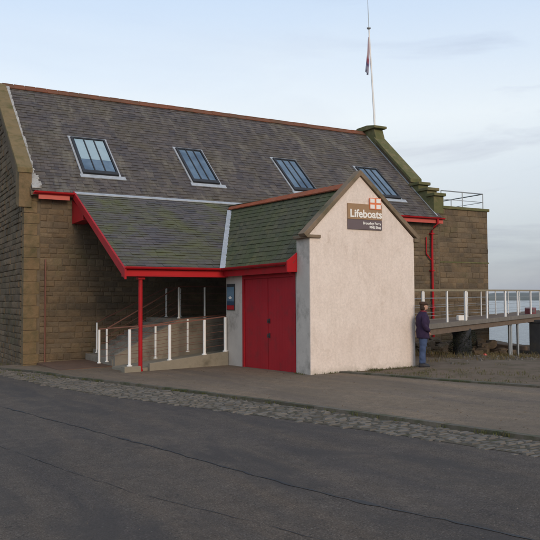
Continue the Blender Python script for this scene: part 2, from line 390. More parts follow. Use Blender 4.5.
# quoins / dressed corner strip
mb=MB(); z=-.6; k=0
while z<He-.1:
    h=random.uniform(.34,.42); w=.50 if k%2 else .42
    mb.box((-.115,-.3,z+.006),(-.115+w+.02,.022+random.uniform(0,.012),min(z+h-.006,He-.02))); z+=h; k+=1
part(mb,'corner_stones','quoin',st,bevel=.012)
# ---- left gable wall (faces the near left)
VB=-10.8
mb=MB()
mb.prism([(-.1,-.3,-1.3),(-.1,VB,-1.3),(-.1,VB,He-.1),(-.1,-5.25,Hr-.05),(-.1,-.3,He+.25)],(.5,0,0),1)
bw=MB(); block_wall(bw,(-.1,-.3,0),(0,-1,0),(-1,0,0),10.5,-.9,Hr,course=(.17,.26),lens=(.25,.6),proud=(.01,.05))
o1=bw.build('gable_wall',[M['stone_dark']],st,clips=[((-.1,-5.25,Hr-.05),(0,SL,1)),((-.1,-5.25,Hr-.05),(0,-SL,1))])
part(mb,'gable_backing',[M['stone_dark'],M['mortar']],st)
# dressed upstand at the skew foot and the skew coping
mb=MB()
mb.box((-.30,-.02,He-.55),(.12,.10,6.36))
mb.prism([(-.30,-.02,He-.55),(-.30,-.5,He-.4),(-.30,-.5,6.6),(-.30,-.02,6.6)],(.42,0,0))
part(mb,'skew_putt','quoin',st,bevel=.015)
LF=lambda v:.10+.56*(v+5.3)/5.4
mb=MB(); n=9
for i in range(n):
    v0=.14-(5.42)*i/n; v1=.14-(5.42)*(i+1)/n+.012
    for (a,b) in ((v0,v1),):
        z0,z1=rz(a)+LF(a),rz(b)+LF(b)
        mb.prism([(-.36,a,z0-.20),(-.36,b,z1-.20),(-.36,b,z1-.02),(-.36,a,z0-.02)],(.50,0,0))
part(mb,'skew_coping','coping',st,bevel=.02)
mb=MB()   # rear skew
for i in range(n):
    v0=-5.28-5.5*i/n; v1=-5.28-5.5*(i+1)/n+.012
    z0=Hr+.10+SL*(v0+5.25); z1=Hr+.10+SL*(v1+5.25)
    mb.prism([(-.36,v0,z0-.2),(-.36,v1,z1-.2),(-.36,v1,z1-.02),(-.36,v0,z0-.02)],(.50,0,0))
part(mb,'skew_coping','coping',st,bevel=.02)
mb=MB()   # masonry upstand under coping, beside the roof
mb.prism([(-.28,.0,rz(0)-.5),(-.28,-5.25,Hr-.3),(-.28,-5.25,Hr-.05),(-.28,.0,rz(0)+.5)],(.36,0,0))
mb.prism([(-.28,-10.7,He-.3),(-.28,-5.25,Hr-.3),(-.28,-5.25,Hr-.05),(-.28,-10.7,He-.1)],(.36,0,0))
part(mb,'skew_upstand','stone_dark',st)
# ---- roof slopes
mb=MB()
mb.prism([(.05,.28,He-.03),(.05,-5.25,Hr-.01),(.05,-10.8,He-.03),(.05,-10.8,He-.15),(.05,-5.25,Hr-.2),(.05,.28,He-.15)],(L+.1-.05,0,0),1)
ln=math.hypot(5.56,Hr-He); up=(0,-5.56/ln,(Hr-He)/ln)
SK=[(1.99,3.47),(6.33,7.62),(10.98,12.29),(15.52,16.9)]
s_of=lambda v:(.31-v)/5.56*ln
skips=[(a+.02,b-.02,s_of(-.62),s_of(-2.48)) for a,b in SK]
slates(mb,(.08,.31,He),(1,0,0),up,L-.08,ln,skip=[(a-.04,b-.1,c,d) for a,b,c,d in skips],wd=.27,row=.20)
slates(mb,(.08,-10.81,He),(1,0,0),(0,5.56/ln,(Hr-He)/ln),L-.08,ln,wd=.27,row=.20)
part(mb,'main_roof',[M['slate'],M['mortar']],st)
mb=MB(); x=.0
while x<L-.5:   # terracotta ridge tiles
    l=.44; zz=Hr+random.uniform(-.005,.008)
    for s in(1,-1):
        mb.hexa([(x,-5.25,zz+.05),(x+l,-5.25,zz+.05),(x+l,-5.25+s*.2,zz-.13),(x,-5.25+s*.2,zz-.13)],
                [(x,-5.25,zz+.085),(x+l,-5.25,zz+.085),(x+l,-5.25+s*.215,zz-.10),(x,-5.25+s*.215,zz-.10)])
    mb.tube([(x+.01,-5.25,zz+.075),(x+l-.01,-5.25,zz+.075)],.035,6)
    x+=l+.006
part(mb,'ridge_tiles','ridge',st)
# verge fillets (white mortar/lead along both parapets)
def strip(mb,p,q,w,lift,axis=(1,0,0),jit=0,seg=1):
    p=Vector(p);q=Vector(q); ax=Vector(axis)
    for i in range(seg):
        a=p.lerp(q,i/seg);b=p.lerp(q,(i+1)/seg); w0=w*(1+jit*random.uniform(-1,1)); w1=w*(1+jit*random.uniform(-1,1))
        up=Vector((0,0,1))
        mb.hexa([a+up*(lift-.03),b+up*(lift-.03),b+ax*w1+up*(lift-.03),a+ax*w0+up*(lift-.03)],
                [a+up*lift,b+up*lift,b+ax*w1+up*lift,a+ax*w0+up*lift])
mb=MB()
strip(mb,(.13,-3.6,rz(-3.6)),(.13,-2.2,rz(-2.2)),.155,.10,jit=.08,seg=12); strip(mb,(.13,-2.2,rz(-2.2)),(.13,-.8,rz(-.8)),.19,.10,jit=.12,seg=10); strip(mb,(.13,-5.1,rz(-5.1)),(.13,-3.6,rz(-3.6)),.12,.10,jit=.15,seg=14)
strip(mb,(.10,-1.0,rz(-1.0)),(.10,-.3,rz(-.3)),.22,.085,jit=.2,seg=10); strip(mb,(.10,-.3,rz(-.3)),(.10,.27,rz(.27)),.30,.085,jit=.25,seg=8)
part(mb,'verge_fillet','limewash',st)
mb=MB()
strip(mb,(18.22,-5.0,rz(-5.0)),(18.22,.25,rz(.25)),.06,.06)
part(mb,'verge_fillet','lead',st)
# ---- skylights
M['blind']=plain('drawn_blind',(.26,.36,.40),(.33,.43,.46),2,.25,.6,.05,.002)
for (a,b) in SK:
    up_=Vector(up); nn=Vector((0,-up[2]*-1,0)); nrm=Vector((0,(Hr-He)/ln,5.56/ln))
    def P(x,v,h): return Vector((x,v,rz(v)))+nrm*h
    v0,v1=-.60,-2.50
    fr=MB()
    # lead soakers / apron
    def sl(x0,x1,va,vb,h0,h1,mbx): mbx.hexa([P(x0,va,h0),P(x1,va,h0),P(x1,vb,h0),P(x0,vb,h0)],[P(x0,va,h1),P(x1,va,h1),P(x1,vb,h1),P(x0,vb,h1)])
    sl(a-.0,a+.07,v0,v1,-.02,.045,fr); sl(b-.07,b+.02,v0,v1,-.02,.045,fr); sl(a-.02,b+.03,v1,v1-.07,-.02,.05,fr); sl(a-.05,b+.17,v0+.15,v0,-.02,.05,fr)
    s=part(fr,'skylight','lead',st)
    f2=MB(); sl(a+.07,a+.16,v0-.02,v1+.02,.0,.11,f2); sl(b-.13,b-.07,v0-.02,v1+.02,.0,.11,f2); sl(a+.16,b-.13,v0-.02,v0-.16,0,.11,f2); sl(a+.16,b-.13,v1+.08,v1+.02,0,.11,f2)
    w=(b-.13)-(a+.16)
    for i in(1,2): x=a+.16+w*i/3; sl(x-.02,x+.02,v0-.16,v1+.08,.03,.10,f2)
    part(f2,'frame','dark',s)
    for i in range(3):
        gp=MB(); x=a+.16+w*i/3; sl(x+.022,x+w/3-.022,v0-.165,v1+.085,.06,.075,gp); part(gp,'pane','glass' if 'glass' in M else 'dark',s) if False else None
        m_=M.get('glass')
        if not m_:
            m_,nt,b_,v_=newmat('skylight_glass',.06,.9); 
            nt.links.new(mixc(nt,ramp(nt,noise(nt,v_,.9,5),[(.35,0.),(.65,1.)]),(.07,.11,.15),(.20,.27,.32)),b_.inputs['Base Color']); b_.inputs['Metallic'].default_value=.55; M['glass']=m_
        gp.build('pane',m_,s)
        if SK.index((a,b))==0:      # this one has its blinds partly drawn
            gp=MB(); sl(x+.03,x+w/3-.03,v0-.75,v1+.10,.0755,.078,gp); gp.build('blind',M['blind'],s)
# blinds half drawn are only visible as a darker lower third: modelled as a rail behind the bottom of each pane
# ---- main eaves: gutter and fascia, left piece and right piece
def gutter(mb,p,q,r=.065,out=(0,1,0)):
    p=Vector(p);q=Vector(q);o=Vector(out); n=8; rings=[]
    prof=[(-r,0)]+[(-r*math.cos(math.pi*i/n),-r*math.sin(math.pi*i/n)) for i in range(1,n)]+[(r,0),(r-.012,0)]+[((r-.012)*math.cos(math.pi*i/n),-(r-.012)*math.sin(math.pi*i/n)) for i in range(1,n)]+[(-r+.012,0)]
    a=[p+o*x+Vector((0,0,z)) for x,z in prof]; b=[q+o*x+Vector((0,0,z)) for x,z in prof]
    k=len(prof); mb.add(a+b,[(i,(i+1)%k,k+(i+1)%k,k+i) for i in range(k)]); mb.add(a,[tuple(range(k))]); mb.add(b,[tuple(range(k))])
mb=MB(); gutter(mb,(.14,.40,He-.02),(1.55,.40,He-.02),.075); part(mb,'gutter','red',st)
mb=MB(); mb.box((.3,.30,He-.27),(1.35,.335,He-.12)); part(mb,'fascia','redpale',st)
mb=MB(); mb.box((.12,.02,He-.12),(1.54,.36,He-.075)); part(mb,'soffit','red',st)
mb=MB(); gutter(mb,(8.2,.40,He-.02),(L+.02,.40,He-.02),.075); part(mb,'gutter','red',st)
mb=MB(); mb.box((8.2,.30,He-.27),(L+.0,.335,He-.1)); mb.box((L-.04,.03,He-.27),(L,.30,He-.1)); part(mb,'fascia','redpale',st)
mb=MB(); mb.box((8.2,.02,He-.12),(L-.04,.30,He-.085)); part(mb,'soffit','red',st)
# downpipe at right with offset
mb=MB(); ux=18.02
mb.tube([(ux+.12,.40,He-.08),(ux+.12,.40,He-.28),(ux+.05,.25,He-.45),(ux,.14,He-.6),(ux,.13,4.2),(ux+.02,.13,-.6)],.055,10)
for z in(1.5,3.2,4.9): mb.box((ux-.08,.02,z),(ux+.09,.2,z+.06))
part(mb,'downpipe','red',st)
mb=MB(); mb.tube([(ux-.3,.08,He-.9),(ux-.3,.08,4.0)],.03,8); mb.tube([(ux-.3,.08,4.0),(ux-.02,.11,3.7)],.03,8); part(mb,'overflow_pipe','red',st)
# thin dark red pipe on left
mb=MB(); mb.tube([(.60,.07,-.35),(.60,.07,3.36)],.028,8); part(mb,'conduit_pipe','brownpaint',st)
# ---- right gable parapet with crow steps
u0,u1=18.28,18.82
mb=MB()
mb.prism([(u0,.0,-1.3),(u0,-10.8,-1.3),(u0,-10.8,He),(u0,-5.25,Hr+.3),(u0,-1.6,rz(-1.6)+.28),(u0,-1.6,rz(-.7)+.3),(u0,-.8,rz(-.7)+.3),(u0,-.8,6.75),(u0,-.02,6.4),(u0,-.02,5.4)],(u1-u0,0,0))
part(mb,'parapet_wall','stone_dark',st)
mb=MB(); n=7; va,vb=-1.5,-4.35
for i in range(n):
    a=va+(vb-va)*i/n; b=va+(vb-va)*(i+1)/n+.01
    mb.prism([(u0-.08,a,rz(a)+.27),(u0-.08,b,rz(b)+.27),(u0-.08,b,rz(b)+.46),(u0-.08,a,rz(a)+.46)],(u1-u0+.16,0,0))
part(mb,'parapet_coping','copingm',st,bevel=.02)
mb=MB()
for (a,b,zt) in((-1.62,-.95,7.52),(-1.0,-.35,7.17),(-.42,.1,6.86)):
    mb.box((u0-.03,a,5.9),(u1+.03,b-.05,zt-.14)); mb.box((u0-.1,a-.03,zt-.14),(u1+.1,b+.06,zt))
part(mb,'crow_step','copingm',st,bevel=.02)
mb=MB()   # apex block with cap
mb.prism([(u0-.02,-5.9,Hr-.3),(u0-.02,-4.2,Hr-.9),(u0-.02,-4.25,10.35),(u0-.02,-4.42,10.82),(u0-.02,-5.9,10.82)],(u1-u0+.04,0,0))
mb.prism([(u0-.14,-6.05,10.80),(u0-.14,-4.2,10.80),(u0-.14,-4.2,10.93),(u0-.14,-4.9,11.05),(u0-.14,-5.7,11.05),(u0-.14,-6.05,10.93)],(u1-u0+.28,0,0))
part(mb,'apex_block','copingm',st,bevel=.03)
mb=MB()
for i in range(7):
    a=-5.9-(4.8)*i/7; b=a-4.8/7+.01; za=rz(-5.25)+.46+SL*(a+5.25); zb=rz(-5.25)+.46+SL*(b+5.25)
    mb.prism([(u0-.08,a,za-.19),(u0-.08,b,zb-.19),(u0-.08,b,zb),(u0-.08,a,za)],(u1-u0+.16,0,0))
part(mb,'parapet_coping','copingm',st,bevel=.02)
# ---- tower / flat-roofed end block
UT=21.7; HT=6.29; VT=-7.5
mb=MB(); mb.box((L,-.0,-2.6),(UT,VT,HT-.14),1)
block_wall(mb,(18.6,0,0),(1,0,0),(0,1,0),UT-18.6,-1.3,HT-.14,course=(.17,.28),lens=(.25,.7),proud=(.006,.03))
block_wall(mb,(UT,0,0),(0,-1,0),(1,0,0),-VT,-2.3,HT-.14,course=(.17,.28),lens=(.25,.7),proud=(.006,.03))
part(mb,'end_block_wall',[M['stone'],M['mortar']],st)
mb=MB()
mb.box((L+.25,.07,HT-.14),(UT+.10,VT-.05,HT)); part(mb,'end_block_coping','copingm',st,bevel=.02)
mb=MB(); mb.box((18.6,.034,3.62),(UT+.034,-.02,3.68)); mb.box((UT-.01,-.02,3.62),(UT+.034,VT,3.68)); part(mb,'string_course','copingm',st,bevel=.01)
# back wall
mb=MB(); mb.box((-.1,-10.3,-1.3),(L,-10.75,He-.05),1); block_wall(mb,(-.1,-10.75,0),(1,0,0),(0,-1,0),L,-.9,He-.1,course=(.25,.34),lens=(.45,.9)); part(mb,'rear_wall',[M['stone'],M['mortar']],st)

# ---- lean-to (catslide) roof over the steps
ua,ub=1.54,4.66; z0v=5.80; zl=2.86
k_=.521
def lz(v): return 5.67-k_*(v-.31)
LB=(7.35,.80,5.43)       # where the porch ridge runs into the roof
lnl=math.hypot(z0v-.31,lz(.31)-lz(z0v)); upl=(0,-(z0v-.31)/lnl,(lz(.31)-lz(z0v))/lnl)
mb=MB(); slates(mb,(ua,z0v,lz(z0v)),(1,0,0),upl,7.0,lnl,wd=.27,row=.2)
# clip along the valley from (4.62,z0v) to LB
vd=Vector((LB[0]-4.62,LB[1]-z0v,0)); nv=Vector((-vd.y,vd.x,0))
if nv.x<0: nv=-nv
lean=mb.build('lean_to_roof',[M['slate_lean']],st,clips=[((4.62+.06,z0v,0),tuple(nv))])
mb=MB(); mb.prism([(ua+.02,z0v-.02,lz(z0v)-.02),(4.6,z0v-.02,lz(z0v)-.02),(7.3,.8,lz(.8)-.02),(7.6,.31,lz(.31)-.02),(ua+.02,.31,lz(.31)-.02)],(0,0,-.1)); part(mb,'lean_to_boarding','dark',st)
mb=MB(); strip(mb,(ua-.02,.31,lz(.31)+.0),(8.2,.31,lz(.31)+.0),.16,.055,axis=(0,1,-.5)); part(mb,'abutment_flashing','lead',st)
# bargeboard, box end and eaves
mb=MB(); mb.prism([(ua-.06,.25,lz(.25)+.04),(ua-.06,z0v+.1,lz(z0v+.1)+.04),(ua-.06,z0v+.1,lz(z0v+.1)-.24),(ua-.06,z0v-.1,lz(z0v-.1)-.24),(ua-.06,.25,lz(.25)-.22)],(.055,0,0)); part(mb,'bargeboard','red',st)
mb=MB(); mb.prism([(ua-.03,.04,5.45),(ua-.03,.04,4.62),(ua-.03,1.45,4.62),(ua-.03,1.45,lz(1.45)-.2)],(.05,0,0)); mb.box((ua+.02,.04,4.62),(ua+.4,1.45,4.66)); part(mb,'boxed_end','red',st)
mb=MB(); mb.box((ua-.05,z0v-.06,2.64),(4.70,z0v+.0,2.79)); part(mb,'eaves_fascia','redmid',st)
mb=MB(); mb.box((ua-.02,z0v-.3,2.60),(4.72,z0v-.06,2.66)); mb.box((ua-.055,z0v-.02,2.60),(4.7,z0v+.09,2.64)); part(mb,'eaves_soffit','red',st)
mb=MB(); gutter(mb,(ua-.05,z0v+.085,2.875),(4.66,z0v+.085,2.875),.075); part(mb,'gutter','red',st)
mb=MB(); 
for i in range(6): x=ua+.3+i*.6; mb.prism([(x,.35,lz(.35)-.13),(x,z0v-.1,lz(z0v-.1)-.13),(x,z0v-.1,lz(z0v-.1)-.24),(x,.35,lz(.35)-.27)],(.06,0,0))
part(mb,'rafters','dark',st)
zp=g(2.03,5.66)+FZ
mb=MB(); mb.tube([(2.03,5.66,zp-.05),(2.03,5.66,2.62)],.06,14); mb.tube([(2.03,5.66,zp-.02),(2.03,5.66,zp+.05)],.075,14); mb.box((1.93,5.56,2.52),(2.13,5.76,2.60)); part(mb,'porch_post','red',st)
# ---- white gabled porch
pu0,pu1,pv=4.73,8.08,10.43; pa=(pu0+pu1)/2-.12; ph=5.12; pk=3.55; pt=.62
mb=MB()
gb=g(6,10)-.3
mb.prism([(pu0,pv,gb),(pu1,pv,gb),(pu1,pv,pk),(pa,pv,ph),(pu0,pv,pk)],(0,-.26,0))
gw=part(mb,'front_gable_wall','render',st,bevel=.015)
# side return: same wall, its shade painted in as a greyer render
mb=MB(); mb.box((pu0-.004,pv-pt+.0,gb),(pu0+.36,pv-.262,pk-.04)); mb.box((pu0-.004,pv-.262,gb),(pu0-.0015,pv-.03,pk-.04)); part(mb,'side_pier','rshade',st)
mb=MB(); mb.box((pu1-.36,pv-pt+.0,gb),(pu1,pv-.262,3.0)); part(mb,'side_pier','rshade',st)
mb=MB()
mb.box((pu0+.07,5.58,gb),(pu0+.30,6.66,2.72)); mb.box((pu0+.07,6.66,2.63),(pu0+.30,9.63,2.72)); mb.box((pu0+.07,9.63,gb),(pu0+.30,pv-pt,2.72))
mb.box((pu1-.28,0.02,gb-.8),(pu1-.02,pv-pt,3.2))
mb.box((pu0+.30,5.58,1.4),(6.9,5.80,2.7)); 
part(mb,'side_wall','rshade',st)
# coping on the gable: two rakes with kneelers
mb=MB()
def rake(ua_,za,ub_,zb,th=.11):
    dx,dz=ub_-ua_,zb-za; l=math.hypot(dx,dz); nx,nz=-dz/l,dx/l
    if nz<0: nx,nz=-nx,-nz
    mb.prism([(ua_,pv+.06,za),(ub_,pv+.06,zb),(ub_+nx*th*0,pv+.06,zb+th*1.35),(ua_+nx*th,pv+.06,za+nz*th)],(0,-.30,0))
sl_=(ph-pk)/(pa-pu0)
rake(pu0-.13,pk-.13*sl_*.9+.04,pa,ph+.0)
sr_=(ph-pk)/(pu1-pa)
rake(pu1+.12,pk-.12*sr_+.06,pa,ph+.0)
mb.box((pu0-.11,pv+.055,pk-.10),(pu0+.30,pv-pt-.03,pk-.02))
mb.box((pu1-.02,pv+.06,pk-.10),(pu1+.15,pv-pt-.08,pk+.0))
part(mb,'gable_coping','pcoping',st,bevel=.012)
# porch roof, left slope: eave -> ridge (ridge a touch out of square, as built)
eu,ez=4.60,2.86
RB=Vector((7.35,.80,5.43)); RF=Vector((pa,pv-.2,4.93))
mb=MB()
A=Vector((eu,z0v,lz(z0v))); B=Vector((eu+.0,pv-.2,2.86))
rows=16
for i in range(rows):
    t0=i/rows; t1=min(1,(i+1.25)/rows)
    a0=A.lerp(RB,t0);a1=A.lerp(RB,t1);b0=B.lerp(RF,t0);b1=B.lerp(RF,t1)
    lw=(b0-a0).length; nsl=max(2,int(lw/.27)); offs=(i%2)*.5
    nrm=((b0-a0).cross(a1-a0)).normalized()
    if nrm.z<0: nrm=-nrm
    for j in range(-1,nsl):
        s0=max(0,(j+offs)/nsl); s1=min(1,(j+1+offs)/nsl)
        if s1-s0<.01: continue
        s0+=.01/lw; s1-=.0
        lf=.02*random.uniform(.8,1.3); ds=random.uniform(-.012,.01)*(a1-a0).normalized()
        c_=a0.lerp(b0,(s0+s1)/2)
        if c_.y>pv-pt-.02 and c_.z<3.46: continue
        p00=a0.lerp(b0,s0)+ds;p01=a0.lerp(b0,s1)+ds;p10=a1.lerp(b1,s0);p11=a1.lerp(b1,s1)
        mb.hexa([p00+nrm*(lf-.009),p01+nrm*(lf-.009),p11+nrm*.001,p10+nrm*.001],[p00+nrm*lf,p01+nrm*lf,p11+nrm*.004,p10+nrm*.004])
nn=Vector((.0,0,-.012)); q=12
vv=[(A.lerp(RB,i/q)).lerp(B.lerp(RF,i/q),j/q)+nn for i in range(q+1) for j in range(q+1)]
mb.add(vv,[(i*(q+1)+j,i*(q+1)+j+1,(i+1)*(q+1)+j+1,(i+1)*(q+1)+j) for i in range(q) for j in range(q) if not (i<4 and j==q-1)],1)
part(mb,'porch_roof',[M['slate_green'],M['mortar']],st,recalc=True)
# right slope
mb=MB(); A2=Vector((pu1+.25,.4,2.9)); B2=Vector((pu1+.25,pv-pt+.02,2.9)); RB2=Vector((7.35,.4,5.55))
exr=(B2-A2); slr=(Vector((pa+.0,pv,4.93))-Vector((pu1+.25,pv,2.9)))
for i in range(12):
    t0=i/12;t1=min(1,(i+1.2)/12); a0=A2.lerp(RB2,t0);a1=A2.lerp(RB2,t1);b0=B2.lerp(RF,t0);b1=B2.lerp(RF,t1)
    for j in range(34):
        s0=j/34+.001;s1=(j+1)/34
        p=[a0.lerp(b0,s0),a0.lerp(b0,s1),a1.lerp(b1,s1),a1.lerp(b1,s0)]; u_=Vector((.012,0,.018))
        mb.hexa([p[0]+u_*.4,p[1]+u_*.4,p[2],p[3]],[p[0]+u_,p[1]+u_,p[2]+u_*.3,p[3]+u_*.3])
part(mb,'porch_roof',[M['slate_green'],M['mortar']],st)
mb=MB(); n=21       # porch ridge tiles
for i in range(n):
    a=RB.lerp(RF,i/n); b=RB.lerp(RF,(i+1)/n-.002)
    for s in(1,-1):
        mb.hexa([a+Vector((0,0,.05)),b+Vector((0,0,.05)),b+Vector((s*.17,0,-.11)),a+Vector((s*.17,0,-.11))],
                [a+Vector((0,0,.08)),b+Vector((0,0,.08)),b+Vector((s*.185,0,-.08)),a+Vector((s*.185,0,-.08))])
part(mb,'ridge_tiles','ridge2',st)
mb=MB()     # valley
for i in range(5):
    a=A.lerp(RB,i/5*.93); b=A.lerp(RB,(i+1)/5*.93-.004); w=.13
    mb.hexa([a+Vector((-w,0,-.01)),b+Vector((-w,0,-.01)),b+Vector((w*.6,0,-.01)),a+Vector((w*.6,0,-.01))],
            [a+Vector((-w,0,.05)),b+Vector((-w,0,.05)),b+Vector((w*.6,0,.075)),a+Vector((w*.6,0,.075))])
part(mb,'valley_flashing',M['lead'],st)
# porch gutter + fascia
ge=pv-pt-.03
mb=MB(); gutter(mb,(eu-.085,z0v+.01,2.875),(eu-.085,ge,2.875),.075,out=(-1,0,0)); part(mb,'gutter','red',st)
mb=MB(); mb.box((eu+.0,z0v-.03,2.62),(eu+.05,ge,2.80)); mb.box((eu+.05,5.6,2.64),(pu0+.10,ge,2.68)); part(mb,'eaves_fascia','red',st)
mb=MB(); mb.prism([(eu-.17,ge+.0,2.62),(eu+.13,ge+.0,2.62),(eu+.13,ge,3.12),(eu-.05,ge,2.98),(eu-.17,ge,2.9)],(0,.05,0)); mb.tube([(eu-.085,ge-.12,2.82),(eu-.06,ge-.12,2.68),(eu+.02,ge-.08,2.6)],.04,8); part(mb,'gutter_end_board','red',st)
# ---- double door
dr=MB(); du=pu0+.10
d0=g(4.8,7)+.03
dr.box((du,6.68,d0),(du+.06,8.135,2.62)); dr.box((du,8.145,d0),(du+.06,9.61,2.62))
door=part(dr,'door','reddoor',st)
f=MB()
f.box((du-.045,6.66,d0),(du-.001,6.76,2.63)); f.box((du-.045,9.53,d0),(du-.001,9.63,2.63)); f.box((du-.045,6.76,2.52),(du-.001,9.53,2.63))
for z in(1.45,): pass
part(f,'door_frame','reddoor',door)
f=MB()
for a in(6.78,8.16):
    for i in range(9):
        v_=a+.005+i*.148
        f.box((du-.008,v_,d0+.03),(du-.001,v_+.1455,2.5))
part(f,'door_boards','reddoor',door)
for z in(1.33,.93):
    f=MB(); f.tube([(du-.02,8.22,z),(du-.07,8.22,z)],.02,10); f.tube([(du-.065,8.22,z-.05),(du-.08,8.22,z),(du-.065,8.22,z+.06)],.014,8); f.box((du-.02,8.18,z-.06),(du-.013,8.26,z+.07)); part(f,'handle','dark',door)
mb=MB(); mb.box((pu0-.05,6.6,g(4.7,7)+FZ-.03),(du+.1,9.7,d0)); part(mb,'threshold','concrete',st)

# ---------------------------------------------------------------- text helper
def text_mesh(name,txt,size,mat,parent,center,extr=.004,bold=0,right=None):
    """lettering standing on the plane v=const facing +v; center=(u,v,z), right-aligned at right"""
    cu=bpy.data.curves.new(name,'FONT'); cu.body=txt; cu.size=size; cu.extrude=extr; cu.offset=bold; cu.align_x='RIGHT' if right else 'CENTER'; cu.align_y='CENTER'
    t=bpy.data.objects.new('tmp',cu); C.objects.link(t); bpy.context.view_layer.update()
    me=bpy.data.meshes.new_from_object(t.evaluated_get(bpy.context.evaluated_depsgraph_get())); bpy.data.objects.remove(t)
    me.transform(Matrix.Rotation(math.pi/2,4,'X'))
    off=Vector((0,0,0)); p=parent
    while p: off+=p.location; p=p.parent
    me.transform(Matrix.Translation(W(center)-off))
    me.materials.clear(); me.materials.append(mat)
    o=bpy.data.objects.new(name,me); C.objects.link(o); o.parent=parent; return o
def flatmat(name,c,rough=.4,spec=.5): return plain(name,c,tuple(x*.93 for x in c),3,rough,spec,.04,.002)
M['bronze']=flatmat('bronze_panel',(.33,.20,.10)); M['purple']=flatmat('grey_purple_panel',(.13,.095,.10)); M['signwhite']=flatmat('sign_white',(.85,.83,.78)); M['orange']=flatmat('sign_orange',(.75,.20,.07))
su0,su1,sz0,sz1=5.87,6.97,3.72,4.385
sg=empty('name_sign',(6.4,pv,sz0),'bronze and purple sign lettered Lifeboats on the pinkish white gable','sign')
mb=MB(); mb.box((su0,pv+.004,3.98),(su1,pv+.035,sz1)); part(mb,'upper_panel','bronze',sg,bevel=.004)
mb=MB(); mb.box((su0,pv+.004,sz0),(su1,pv+.035,3.975)); part(mb,'lower_panel','purple',sg,bevel=.004)
fx0,fx1,fz0,fz1=6.56,6.94,4.26,4.56
mb=MB(); mb.box((fx0,pv+.036,fz0),(fx1,pv+.05,fz1)); mb.box((fx0+.03,pv+.0045,fz0+.1),(fx1-.03,pv+.036,fz1-.03)); fl=part(mb,'flag_emblem','orange',sg)
mb=MB()
for (a,b) in((fx0+.022,(fx0+fx1)/2-.028),((fx0+fx1)/2+.028,fx1-.022)):
    for (c,d) in((fz0+.02,(fz0+fz1)/2-.025),((fz0+fz1)/2+.025,fz1-.02)): mb.box((a,pv+.051,c),(b,pv+.054,d))
part(mb,'white_quarter','signwhite',fl)
text_mesh('lettering','Lifeboats',.285,M['signwhite'],sg,(6.45,pv+.04,4.12),bold=.007)
text_mesh('lettering','Broughty Ferry',.095,M['signwhite'],sg,(6.93,pv+.04,3.885),bold=.002,right=True)
text_mesh('lettering','RNLI Shop',.085,M['signwhite'],sg,(6.93,pv+.04,3.785),bold=.003,right=True)
# poster by the door
def poster_mat():
    m,nt,b,v=newmat('poster_print',.25,.5)
    sx=nt.nodes.new('ShaderNodeSeparateXYZ'); nt.links.new(v,sx.inputs[0])
    n=noise(nt,v,7,4); ad=nt.nodes.new('ShaderNodeMath'); ad.operation='MULTIPLY_ADD'; ad.inputs[1].default_value=.08
    nt.links.new(n,ad.inputs[0]); nt.links.new(sx.outputs[2],ad.inputs[2])
    col=ramp(nt,ad.outputs[0],[(.10,(.02,.045,.09)),(.30,(.03,.07,.13)),(.34,(.12,.2,.28)),(.55,(.14,.24,.33)),(.75,(.10,.19,.27))])
    nt.links.new(col,b.inputs['Base Color']); return m
pn=empty('notice_board',(4.79,5.9,1.61),'narrow blue notice board with red foot on the grey wall left of the door','notice board')
pu=pu0+.07
mb=MB(); mb.box((pu-.03,5.66,1.61),(pu-.002,6.18,2.40)); part(mb,'backing','dark',pn)
mb=MB(); mb.box((pu-.034,5.68,1.76),(pu-.0305,6.16,2.31)); mb.build('poster',poster_mat(),pn)
mb=MB(); mb.box((pu-.034,5.68,1.63),(pu-.0305,6.16,1.755)); part(mb,'red_panel','red',pn)
mb=MB(); mb.prism([(pu-.036,5.8,2.0),(pu-.036,6.03,2.0),(pu-.036,5.98,1.95),(pu-.036,5.84,1.95)],(.0015,0,0)); mb.prism([(pu-.036,5.87,2.0),(pu-.036,5.97,2.0),(pu-.036,5.93,2.04),(pu-.036,5.88,2.035)],(.0015,0,0)); part(mb,'boat_picture','signwhite',pn)

# ---------------------------------------------------------------- steps, ramp, rails under the lean-to
rp=empty('entrance_ramp',(3,5.7,g(3,5.7)),'low concrete ramp upstand and sloping path in front of the steps','ramp')
mb=MB(); mb.prism([(2.28,5.74,-.4),(4.79,5.74,-.4),(4.79,5.74,.37),(2.28,5.74,.12)],(0,-.16,0)); part(mb,'ramp_wall','concrete',rp,bevel=.01)
mb=MB(); mb.prism([(1.7,5.58,-.5),(8.0,5.58,-.5),(8.0,5.58,.45),(4.79,5.58,.25),(1.7,5.58,-.06)],(0,-1.5,0)); part(mb,'ramp_surface','concrete',rp)
mb=MB(); mb.box((1.52,5.5,-.4),(2.0,5.8,.06)); part(mb,'end_block','concrete',rp,bevel=.015)
sp=empty('stone_steps',(3,1.5,g(3,1.5)),'shaded stone steps climbing along the sandstone wall under the lean-to','steps')
mb=MB(); mb.prism([(.35,3.2,-.6),(2.0,3.2,-.6),(2.0,3.2,g(2,3.2)+.08),(.35,3.2,g(.35,3.2)+.065)],(0,-3.15,0)); part(mb,'base_slab','pave',sp)
ns=9
for i in range(ns):
    a=2.0+i*.28; z=-.08+(i+1)*.155
    mb=MB(); mb.box((a,3.15,-.8),(8.0 if i==ns-1 else a+.30,.05,z)); part(mb,'step' if i<ns-1 else 'landing','step',sp,bevel=.01)
mb=MB(); mb.box((2.02,3.35,-.6),(4.2,3.17,.2)); mb.prism([(4.2,3.35,-.6),(8.0,3.35,-.6),(8.0,3.35,1.3),(4.2,3.35,1.3)],(0,-.18,0)); mb.prism([(2.02,3.35,.2),(4.2,3.35,.2),(4.2,3.35,1.3)],(0,-.18,0))
part(mb,'flank_wall','step',sp)
